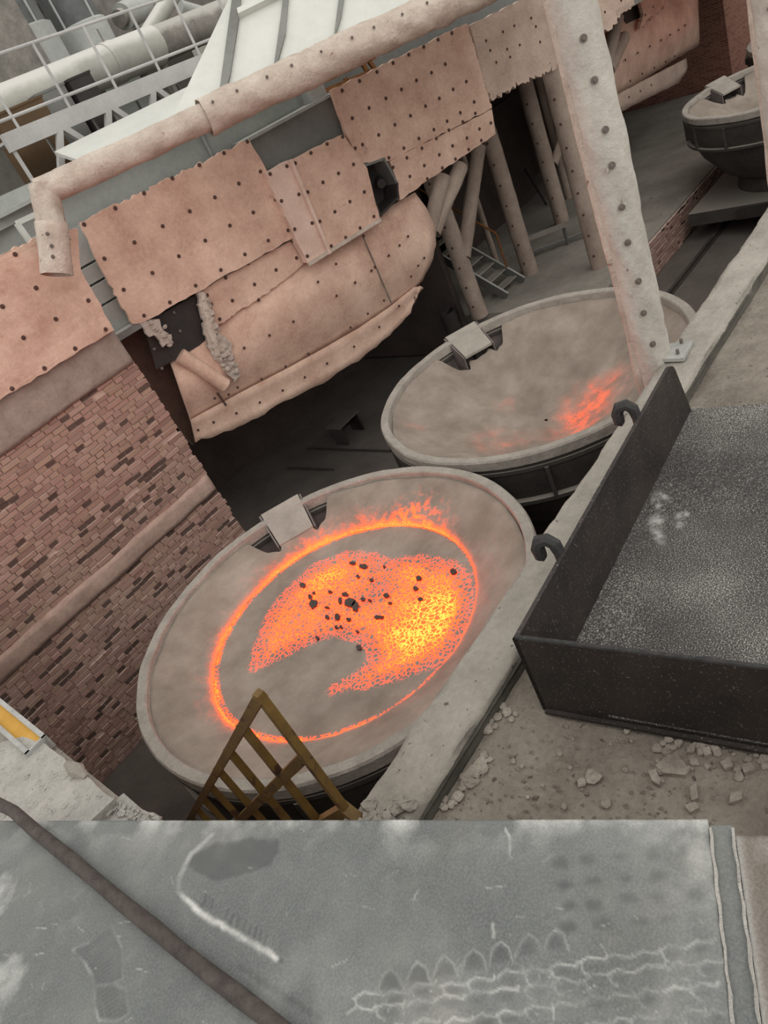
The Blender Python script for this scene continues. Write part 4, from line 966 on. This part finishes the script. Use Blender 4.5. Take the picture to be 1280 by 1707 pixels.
# ================================================================== BLACK SCOOP ON THE WALKWAY
SO = Vector((1.503, 1.667, ZW+.012)); s1 = Vector((2.335, .205, 0)).normalized(); s2 = Vector((.16, -.987, 0)).normalized(); UP = Vector((0, 0, 1))
SLn, SWd, SHt, ST_ = 2.305, 1.68, .475, .021
scoop = thing('steel_scoop', SO, 'big open black steel scoop with hooks lying on the walkway', 'scoop')
nu, nv = 260, 190
U, Vv = np.meshgrid(np.linspace(0, SLn, nu), np.linspace(0, SWd, nv), indexing='ij')
o_, a1, a2 = np.array(SO), np.array(s1), np.array(s2)
XYZ = o_+U[..., None]*a1+Vv[..., None]*a2; XYZ[..., 2] += .03+.004*fbm(U*2, Vv*2, 3, 3)
mark = np.zeros(U.shape)
for (px, py), l, w_, ang in (((1097, 842), .085, .030, .5), ((1096, 875), .075, .050, .2), ((1098, 897), .085, .030, .7), ((1134, 872), .07, .032, .3), ((1108, 832), .06, .02, .9), ((1143, 866), .05, .02, .1)):
    q = on_z((px, py), ZW+.04); d0 = XYZ[..., 0]-q.x; d1 = XYZ[..., 1]-q.y; c, s = math.cos(ang), math.sin(ang)
    e = np.sqrt(((d0*c+d1*s)/l)**2+((-d0*s+d1*c)/w_)**2); mark = np.maximum(mark, np.clip(1.25-e, 0, 1)*np.clip(.55+1.2*fbm(U*40, Vv*40, 9, 3), 0, 1)*.85)
ffl = np_mesh('floor_plate', XYZ.reshape(-1, 3), grid_faces(nu, nv)[:, ::-1], 'scoop_floor', scoop, {'mark': mark}, label='speckled grey dusty floor plate')
md = ffl.modifiers.new('thickness', 'SOLIDIFY'); md.thickness = .02; md.offset = -1
def side(yoff, name, hooks):
    prof = [(0, 0), (SLn, 0), (SLn-.02, .08)]+[(SLn-.22+.10*math.sin(t), SHt-.10+.10*math.cos(t)) for t in np.linspace(1.2, -.0, 7)]+[(0, SHt)]
    P = [SO+s1*u+s2*yoff+UP*v for u, v in prof]
    return MB().prism(P, s2*ST_).build(name, 'scoop_side', scoop)
sw = side(0, 'side_wall', True); side(SWd-ST_, 'side_wall', False)
MB().hexa([SO+s2*.0, SO+s2*SWd, SO+s2*SWd+s1*ST_, SO+s1*ST_, SO+UP*SHt, SO+s2*SWd+UP*SHt, SO+s2*SWd+s1*ST_+UP*SHt, SO+s1*ST_+UP*SHt]).build('end_wall', 'scoop_side', scoop)
MB().tube([SO+s2*.01+s1*.01+UP*(SHt+.003), SO+s2*SWd+s1*.01+UP*(SHt+.003)], .011, 8).build('weld_bead', 'hook', scoop)
MB().tube([SO+s1*.02+s2*.03+UP*.035, SO+s1*SLn*.99+s2*.03+UP*.035], .010, 6).build('weld_bead', 'hook', scoop)
MB().bar(SO+s2*.02-s1*.012+UP*.012, SO+s2*SWd-s1*.012+UP*.012, .02, .016).build('wear_strip', 'scoop_side', scoop)
for px in ((916, 915), (1052, 690)):
    q = on_z(px, SO.z+SHt); t = (q-SO).dot(s1); base = SO+s1*t-s2*.006; ob = -s2
    path = [base+UP*(SHt-.12)+ob*.012, base+UP*(SHt-.02)+ob*.012, base+UP*(SHt+.035)+ob*.022, base+UP*(SHt+.062)+ob*.055, base+UP*(SHt+.05)+ob*.095, base+UP*(SHt+.005)+ob*.115, base+UP*(SHt-.045)+ob*.112, base+UP*(SHt-.06)+ob*.095]
    MB().tube(path, [.025, .028, .031, .032, .034, .034, .031, .016], 8).build('lifting_hook', 'hook', scoop, smooth=True, label='curled iron lifting hook')

# ================================================================== STAIRS INTO THE PIT
sn = thing('pit_stairs', (.45, 2.2, ZP), 'mustard yellow stairs with barred railing going down into the pit', 'stairs')
def rail_pt(y, z): return Vector((.67-.080*(y-2.16), y, z))
SLP = -.935
ln = lambda y, dz: rail_pt(y, -1.79+SLP*(y-2.16)-dz)
YE = 5.9
MB().bar(ln(2.16, 0), ln(YE, 0), .044, .044).build('top_rail', 'yellow_paint', sn)
MB().bar(ln(2.16, .38), ln(YE, .38), .035, .05).build('middle_rail', 'yellow_paint', sn)
for k in range(11):
    y = 2.16+k*.365
    if y > YE: break
    MB().bar(ln(y, -.02), ln(y, .80), .036).build('railing_bar', 'yellow_paint', sn)
MB().bar(ln(2.10, .86), ln(YE, .86), .05, .18).build('stringer', 'yellow_paint', sn)
MB().bar(Vector((.22, 2.10, -2.60)), Vector((.22, YE, -2.60+SLP*(YE-2.10))), .04, .18).build('stringer', 'yellow_paint', sn)
for k in range(13):
    y = 2.25+k*.29; p = ln(y, .88)
    MB().bar((.25, y, p.z), (p.x-.03, y, p.z), .20, .03).build('tread', 'brown_steel', sn)
for k in range(3):
    MB().bar((.25, 5.95+k*.2, ZP+.06), (.55, 5.95+k*.2, ZP+.06), .12, .05).build('tread', 'brown_steel', sn)
MB().hexa([(.40, 1.80, ZC-.08), (.68, 1.80, ZC-.08), (.68, 2.16, ZC-.08), (.40, 2.16, ZC-.08), (.40, 1.80, ZC+.005), (.68, 1.80, ZC+.005), (.68, 2.16, ZC+.005), (.40, 2.16, ZC+.005)]).build('landing_plate', 'rim', sn)

# pale slab and yellow channel on the pit's near end
slab = rough_outline([(-70, 1276), (0, 1238), (38, 1228), (76, 1240), (128, 1282), (190, 1332), (150, 1369), (110, 1420), (-70, 1420)], lambda p: on_z(p, ZC), step=.06, amp=.006)
slab = [Vector((p.x, p.y, ZC)) for p in slab]
sb_ = MB().prism(slab, (0, 0, -.10)).build('concrete_slab', 'white_dust', label='pale crumbling concrete slab at the near left edge of the pit', cat='slab')
b = MB(); rg = random.Random(11)
for k in range(150):
    px = (rg.uniform(-40, 185), rg.uniform(1235, 1368))
    if inside(px, [(-70, 1276), (0, 1240), (38, 1232), (76, 1243), (126, 1286), (186, 1332), (150, 1366), (-70, 1400)]):
        q = on_z(px, ZC); blob(b, (q.x, q.y, ZC-.004), rg.uniform(.008, .028), 900+k, .5, 6)
b.build('slab_lumps', 'white_dust', parent=sb_, kind='stuff')
ledge = [on_z(p, -2.66) for p in ((152, 1369), (196, 1330), (206, 1322), (232, 1345), (268, 1372), (262, 1420), (110, 1420))]
lg = MB().prism(ledge, (0, 0, -.04)).build('rubble_ledge', 'white_dust', label='pale rubble ledge between the slab and the pit', cat='ledge')
b = MB()
for k in range(70):
    t = rg.random(); x = lerp(160, 262, t); y = lerp(1335, 1368, t)+rg.uniform(-8, 14); q = on_z((x, y), -2.66)
    if q.x > .19: q.x = .19
    blob(b, (q.x, q.y, -2.655), rg.uniform(.012, .04), 1200+k, .7, 6)
b.build('ledge_lumps', 'white_dust', parent=lg, kind='stuff')
MB().tube([on_z((112, 1274), ZC+.01), on_z((128, 1284), ZC+.02), on_z((144, 1296), ZC)], [.02, .045, .015], 8).build('broken_lump', 'concrete', label='small rounded grey lump on the slab edge over the pit', cat='stone')
ya = Vector((.10, 4.44, ZC-.02)); yb = Vector((.10, 7.2, ZC-.02))
yc = thing('yellow_channel', ya, 'yellow steel channel bar with grey edges along the pit edge at left', 'channel')
MB().box((.10, 5.82, ZC-.03), (.09, 2.72, .05)).build('web', 'yellow_bright', yc, label='yellow painted web')
for s in (-1, 1): MB().box((.10+s*.06, 5.80, ZC-.02), (.03, 2.8, .10)).build('flange', 'zinc', yc)
MB().box((.10, 4.41, ZC-.02), (.15, .02, .10)).build('end_plate', 'zinc', yc)

# ================================================================== STEEL PLATES UNDERFOOT
PO = Vector((-.18, 2.54, ZPL)); pe = Vector((.96, -2.03, 0)).normalized(); pn = Vector((pe.y, -pe.x, 0))
if pn.x > 0: pn = -pn
def uvp(p):
    q = on_z(p, ZPL)-PO; return q.dot(pe), q.dot(pn)
u0, u1, v1 = -1.0, 2.235, 1.25
nu, nv = 800, 300
U, Vv = np.meshgrid(np.linspace(u0, u1, nu), np.linspace(0, v1, nv), indexing='ij')
dust = np.zeros(U.shape); dark = np.zeros(U.shape)
jx = .006*fbm(U*30, Vv*30, 3, 3); jy = .006*fbm(U*30, Vv*30, 13, 3)
def stroke(arr, pts, w, k, soft=1.0, px=True):
    Q = [uvp(p) for p in pts] if px else pts
    for (xa, ya_), (xb, yb_) in zip(Q[:-1], Q[1:]):
        m_ = w*3+.02
        i0 = np.searchsorted(U[:, 0], min(xa, xb)-m_); i1 = np.searchsorted(U[:, 0], max(xa, xb)+m_); j0 = np.searchsorted(Vv[0], min(ya_, yb_)-m_); j1 = np.searchsorted(Vv[0], max(ya_, yb_)+m_)
        if i1 <= i0 or j1 <= j0: continue
        x = U[i0:i1, j0:j1]+jx[i0:i1, j0:j1]; y = Vv[i0:i1, j0:j1]+jy[i0:i1, j0:j1]; dx, dy = xb-xa, yb_-ya_
        t = np.clip(((x-xa)*dx+(y-ya_)*dy)/(dx*dx+dy*dy+1e-12), 0, 1); d = np.hypot(x-xa-t*dx, y-ya_-t*dy)
        arr[i0:i1, j0:j1] = np.maximum(arr[i0:i1, j0:j1], k*np.clip(1-(d/w)**soft*.9, 0, 1))
# dust line left by a bent rod
stroke(dust, [(352, 1392), (318, 1425), (300, 1460), (298, 1482), (312, 1502), (345, 1528), (400, 1562), (462, 1598)], .012, .45, 1.5)
stroke(dust, [(298, 1470), (298, 1484), (312, 1502), (345, 1528), (400, 1562), (462, 1598)], .009, 1.0, 2)
stroke(dark, [(455, 1593), (468, 1602)], .008, .9, 2)
# damp dark patch
pq = [uvp(p) for p in ((320, 1420), (360, 1402), (420, 1396), (464, 1398), (468, 1418), (450, 1445), (410, 1462), (360, 1474), (325, 1468), (308, 1445))]
dark = np.maximum(dark, np.clip((poly_sd(U, Vv, pq)+.02*fbm(U*18, Vv*18, 5, 4))/.012, 0, 1)*.62)
# boot print
for pl_ in ([(122, 1582), (150, 1570), (185, 1545), (203, 1580), (205, 1630), (185, 1640), (160, 1640), (145, 1610)], [(160, 1645), (190, 1640), (208, 1650), (214, 1690), (190, 1702), (165, 1700), (158, 1670)]):
    q = [uvp(p) for p in pl_]; sd_ = poly_sd(U, Vv, q)+.004*fbm(U*40, Vv*40, 7, 3)
    ins = np.clip(sd_/.004+.5, 0, 1); tread = (np.sin((U*.8+Vv)*420) > .1)*1.0
    brk = np.clip(.5+1.4*fbm(U*22, Vv*22, 17, 3), 0, 1); dark = np.maximum(dark, ins*(.28+.25*tread)*(.4+.6*brk)); dust = np.maximum(dust, np.clip(1-np.abs(sd_)/.006, 0, 1)*.42*brk)
# big tyre tread: zigzag lug lines, scalloped, in rows
rows = [((590, 1662), (1195, 1568)), ((560, 1690), (1195, 1600)), ((600, 1720), (1195, 1640)), ((700, 1745), (1195, 1684))]
for r_, (pa_, pb_) in enumerate(rows):
    n = 13; prev = None
    for k in range(n):
        t = (k+.35*(r_ % 2))/n; x = lerp(pa_[0], pb_[0], t); y = lerp(pa_[1], pb_[1], t)
        L = (pb_[0]-pa_[0])/n; wdt = .0038; kk = .62*random.uniform(.35, 1); x += random.uniform(-5, 5); y += random.uniform(-3, 3)
        stroke(dust, [(x, y+4), (x+L*.35, y-7), (x+L*.55, y-4), (x+L*.95, y-2), (x+L*1.0, y-8)], wdt, kk, 1.3)
        if random.random() < .6: stroke(dust, [(x+L*.1, y+3), (x+L*.10, y+10), (x+L*.2, y+18), (x+L*.36, y+22)], wdt*.8, kk*.8, 1.3)
        lug = [uvp(p) for p in ((x+L*.15, y+2), (x+L*.8, y-5), (x+L*.85, y+12), (x+L*.5, y+20), (x+L*.2, y+14))]
        dark = np.maximum(dark, np.clip((poly_sd(U, Vv, lug)+.006*fbm(U*30, Vv*30, 60+k, 3))/.012, 0, 1)*random.uniform(.2, .6))
# fainter lug blots higher up
for cx_ in range(5):
    for cy_ in range(4):
        x = 930+cx_*52+cy_*8+random.uniform(-6, 6); y = 1438+cy_*36-cx_*5
        q = [uvp((x+a*random.uniform(.8, 1.2), y+b2*random.uniform(.8, 1.2))) for a, b2 in ((-18, -10), (6, -16), (20, -4), (14, 10), (-6, 14), (-20, 6))]
        dark = np.maximum(dark, np.clip((poly_sd(U, Vv, q)+.008*fbm(U*30, Vv*30, 40+cx_, 3))/.014, 0, 1)*(.62-.08*cx_))
for k in range(7):
    x = 650+k*46; y = 1640-k*11; q = [uvp((x+a, y+b2)) for a, b2 in ((-20, 12), (-14, -12), (0, -26), (14, -14), (22, 10))]
    dark = np.maximum(dark, np.clip((poly_sd(U, Vv, q)+.006*fbm(U*30, Vv*30, 50+k, 3))/.010, 0, 1)*.45)
    stroke(dust, [(x-20, y+12), (x-12, y-14), (x, y-26), (x+14, y-14), (x+22, y+10)], .0035, .28, 1.2)
# faint dark treads under the dust line
for k in range(12):
    x = 345+k*9+random.uniform(-2, 2); y = 1500+k*6
    if k not in (2, 3): stroke(dark, [(x, y-6), (x-4, y+8)], .006, .5, 1.5)
for k in range(10): stroke(dark, [(400+k*14, 1610+k*9), (408+k*14, 1618+k*9)], .010, .45, 1.5)
# scratches and powder
stroke(dust, [(842, 1383), (848, 1398), (850, 1422)], .004, .9, 1.5); stroke(dust, [(820, 1540), (824, 1562)], .004, .6, 1.5)
dust *= np.clip(.62+.9*fbm(U*16, Vv*16, 19, 4), .15, 1)
for k in range(70):
    x = random.uniform(-20, 1180); y = random.uniform(1372, 1705); a = random.uniform(0, 3.1); L = random.uniform(8, 40)
    stroke(dust, [(x, y), (x+L*math.cos(a), y+L*math.sin(a)*.5)], random.uniform(.0012, .0024), random.uniform(.15, .45), 1.2)
edge_f = np.exp(-Vv/.045); f1_ = np.clip(fbm(U*12, Vv*12, 77, 4)+.15, 0, 1)
dust = np.maximum(dust, edge_f*f1_*1.2); dust = np.maximum(dust, np.exp(-(u1-U)/.10)*np.exp(-Vv/.14)*np.clip(fbm(U*25, Vv*25, 78, 3)+.45, 0, 1))
lft = np.clip((.62-U)/.3, 0, 1); dust = np.maximum(dust, lft*np.clip(fbm(U*9+3, Vv*9, 79, 5)*1.9-.1, 0, .75)*np.clip((Vv-.12)/.1, 0, 1))
dust += .35*np.clip((Vv-.25)/.3, 0, 1)*np.clip((U-.9)/.5, 0, 1)*np.clip(fbm(U*14, Vv*14, 80, 4)+.2, 0, 1)
dust = np.clip(dust, 0, 1); dark = np.clip(dark, 0, 1)
XY = np.array(PO)+U[..., None]*np.array(pe)+Vv[..., None]*np.array(pn); XY[..., 2] += .0025*dust-.0015*dark
plt = np_mesh('steel_floor_plate', XY.reshape(-1, 3), grid_faces(nu, nv), 'plate', None, {'dust': dust, 'dark': dark}, label='large grey steel plate with tyre and boot prints underfoot', cat='plate')
md = plt.modifiers.new('thickness', 'SOLIDIFY'); md.thickness = .012; md.offset = -1
# neighbouring browned plate, beyond a welded seam
U2, V2 = np.meshgrid(np.linspace(2.285, 3.6, 180), np.linspace(.035, v1, 160), indexing='ij')
d2 = np.clip(fbm(U2*16, V2*16, 90, 5)+.05, 0, 1)*.35; d2 = np.maximum(d2, np.exp(-(U2-2.285)/.008)*.7); k2 = np.clip(fbm(U2*10, V2*10, 93, 4), 0, 1)*.4
XY2 = np.array(PO)+U2[..., None]*np.array(pe)+V2[..., None]*np.array(pn)
pl2 = np_mesh('steel_floor_plate', XY2.reshape(-1, 3), grid_faces(*U2.shape), 'plate_brown', None, {'dust': d2, 'dark': k2}, label='brownish steel plate in the lower right corner', cat='plate')
md = pl2.modifiers.new('thickness', 'SOLIDIFY'); md.thickness = .012; md.offset = -1
seam = MB()
pp = lambda u, v, z: PO+pe*u+pn*v+Vector((0, 0, z))
seam.hexa([pp(2.235, .01, -.02), pp(2.285, .01, -.02), pp(2.285, v1, -.02), pp(2.235, v1, -.02), pp(2.238, .01, -.005), pp(2.282, .01, -.005), pp(2.282, v1, -.005), pp(2.238, v1, -.005)])
seam.build('seam_strip', 'plate', parent=plt)
for s, u_ in ((0, 2.238), (1, 2.281)):
    pts = [pp(u_+.0012*math.sin(k*1.7+s), .02+k*.02, .002+.001*math.sin(k*2.3)) for k in range(58)]
    MB().tube(pts, [.0025+.0018*random.random() for _ in pts], 6).build('weld_bead', 'white_dust', parent=plt)
# platform that carries the plates
MB().hexa([pp(-1.0, .09, -1.2), pp(3.6, .09, -1.2), pp(3.6, 2.4, -1.2), pp(-1.0, 2.4, -1.2), pp(-1.0, .09, -.021), pp(3.6, .09, -.021), pp(3.6, 2.4, -.021), pp(-1.0, 2.4, -.021)]).build('floor_platform', 'rough_concrete', kind='structure')
# hose lying across the plate
hp_ = [((-60, 1300), -1.76), ((-15, 1334), -1.66), ((22, 1352), ZPL+.024), ((60, 1386), ZPL+.022), ((120, 1434), ZPL+.022), ((165, 1472), ZPL+.022), ((205, 1506), ZPL+.022), ((255, 1546), ZPL+.022), ((300, 1584), ZPL+.022), ((352, 1625), ZPL+.022), ((400, 1662), ZPL+.022), ((450, 1700), ZPL+.022), ((520, 1760), ZPL+.022), ((600, 1830), ZPL+.022), ((760, 1990), ZPL+.022), ((900, 2180), ZPL+.022)]
hz = [on_z(p, z) for p, z in hp_]
MB().tube(hz, [.0205+.0012*math.sin(k*2.1) for k in range(len(hz))], 14).build('hose', 'hose', smooth='all', label='dark dusty hose lying across the steel plate', cat='hose')

# ================================================================== RUBBLE ON THE WALKWAY
def stone(px, wpx, hpx, seed, label, group, flat=.45, n=9):
    q = on_z(px, ZW); d = q.length; rx = wpx/2*d/FPX; rg = random.Random(seed); ry = max(rx*.6, hpx/2*d/FPX*1.3); b = MB(); an = rg.uniform(0, 3.1)
    V = []; rows = 5
    for i in range(rows):
        ph = math.pi*i/(rows-1)
        for k in range(n):
            a = 2*math.pi*k/n; s = 1+rg.uniform(-.22, .2); x = rx*s*math.sin(ph)*math.cos(a); y = ry*s*math.sin(ph)*math.sin(a)
            V.append((q.x+x*math.cos(an)-y*math.sin(an), q.y+x*math.sin(an)+y*math.cos(an), ZW+rx*flat*.75+rx*flat*math.cos(ph)*rg.uniform(.85, 1.1)))
    b.add(V, [(i*n+k, i*n+(k+1) % n, (i+1)*n+(k+1) % n, (i+1)*n+k) for i in range(rows-1) for k in range(n)])
    return b.build('rubble_stone', 'stone', label=label, cat='stone', group=group)
def shard(pxs, label, group, th=.02, tilt=0):
    P = [on_z(p, ZW+.022) for p in pxs]; return MB().prism(P, (0, 0, -th)).build('rubble_shard', 'stone', label=label, cat='shard', group=group)
shard([(1092, 1276), (1112, 1258), (1128, 1255), (1150, 1284), (1142, 1292), (1105, 1288)], 'largest flat crust shard on the ground below the scoop', None, .03)
for k, q in enumerate(([(1080, 1285), (1092, 1282), (1102, 1300), (1098, 1308), (1086, 1300)], [(1150, 1312), (1160, 1305), (1164, 1330), (1152, 1334)], [(1140, 1342), (1158, 1336), (1165, 1346), (1150, 1354)], [(1218, 1322), (1236, 1318), (1237, 1332), (1215, 1338)], [(1200, 1270), (1215, 1262), (1222, 1276), (1208, 1282)], [(1235, 1275), (1252, 1270), (1258, 1282), (1240, 1288)], [(1150, 1240), (1160, 1238), (1156, 1252), (1144, 1254)], [(1170, 1246), (1182, 1244), (1186, 1256), (1174, 1260)])):
    shard(q, 'small flat crust shard in the litter below the scoop', 'flat shards below the scoop')
rg = random.Random(5)
for k in range(46):
    x = rg.uniform(1095, 1280); y = 1232+(x-1095)*.07+abs(rg.gauss(0, 30)); w_ = rg.uniform(7, 17)
    stone((x, y), w_, w_*.7, 20+k, 'small rubble stone in the litter below the scoop', 'rubble below the scoop')
for k, (x, y, w_) in enumerate(((815, 1205, 20), (830, 1196, 17), (845, 1188, 19), (838, 1178, 14), (852, 1200, 12), (820, 1190, 12), (812, 1218, 24), (826, 1212, 13), (860, 1192, 10))):
    stone((x, y), w_, w_*.7, 90+k, 'rubble stone heaped at the kerb near the scoop corner', 'stones at the scoop corner')
for k in range(34):
    t = rg.random(); x = lerp(735, 800, t)+rg.uniform(-6, 22); y = lerp(1352, 1262, t)+rg.uniform(-10, 10); w_ = rg.uniform(8, 24)
    stone((x, y), w_, w_*.7, 120+k, 'rubble stone lying along the foot of the kerb', 'stones along the kerb foot')
for k, (x, y, w_) in enumerate(((856, 1270, 10), (933, 1257, 9), (970, 1306, 16), (988, 1296, 26), (1010, 1340, 20), (1045, 1220, 12), (1052, 1236, 7), (1043, 1284, 9), (870, 1278, 7), (940, 1345, 10), (880, 1330, 8), (905, 1310, 7), (950, 1280, 8))):
    stone((x, y), w_, w_*.7, 160+k, 'single rubble stone on the open dusty ground', 'scattered stones on the open ground')
b = MB()
for k in range(420):
    q = on_z((rg.uniform(720, 1280), rg.uniform(1180, 1400)), ZW)
    if q.y > sk(q.x, 1.8) or (q-SO).dot(s1) > -.01 and (q-SO).dot(s2) > -.02: continue
    r_ = rg.uniform(.004, .012); b.add([(q.x+r_, q.y, ZW), (q.x-r_*.5, q.y+r_, ZW), (q.x-r_*.6, q.y-r_*.8, ZW), (q.x, q.y, ZW+r_*1.2)], [(0, 1, 3), (1, 2, 3), (2, 0, 3), (0, 2, 1)])
b.build('ground_grit', 'stone', label='fine grit strewn over the walkway', cat='grit', kind='stuff')
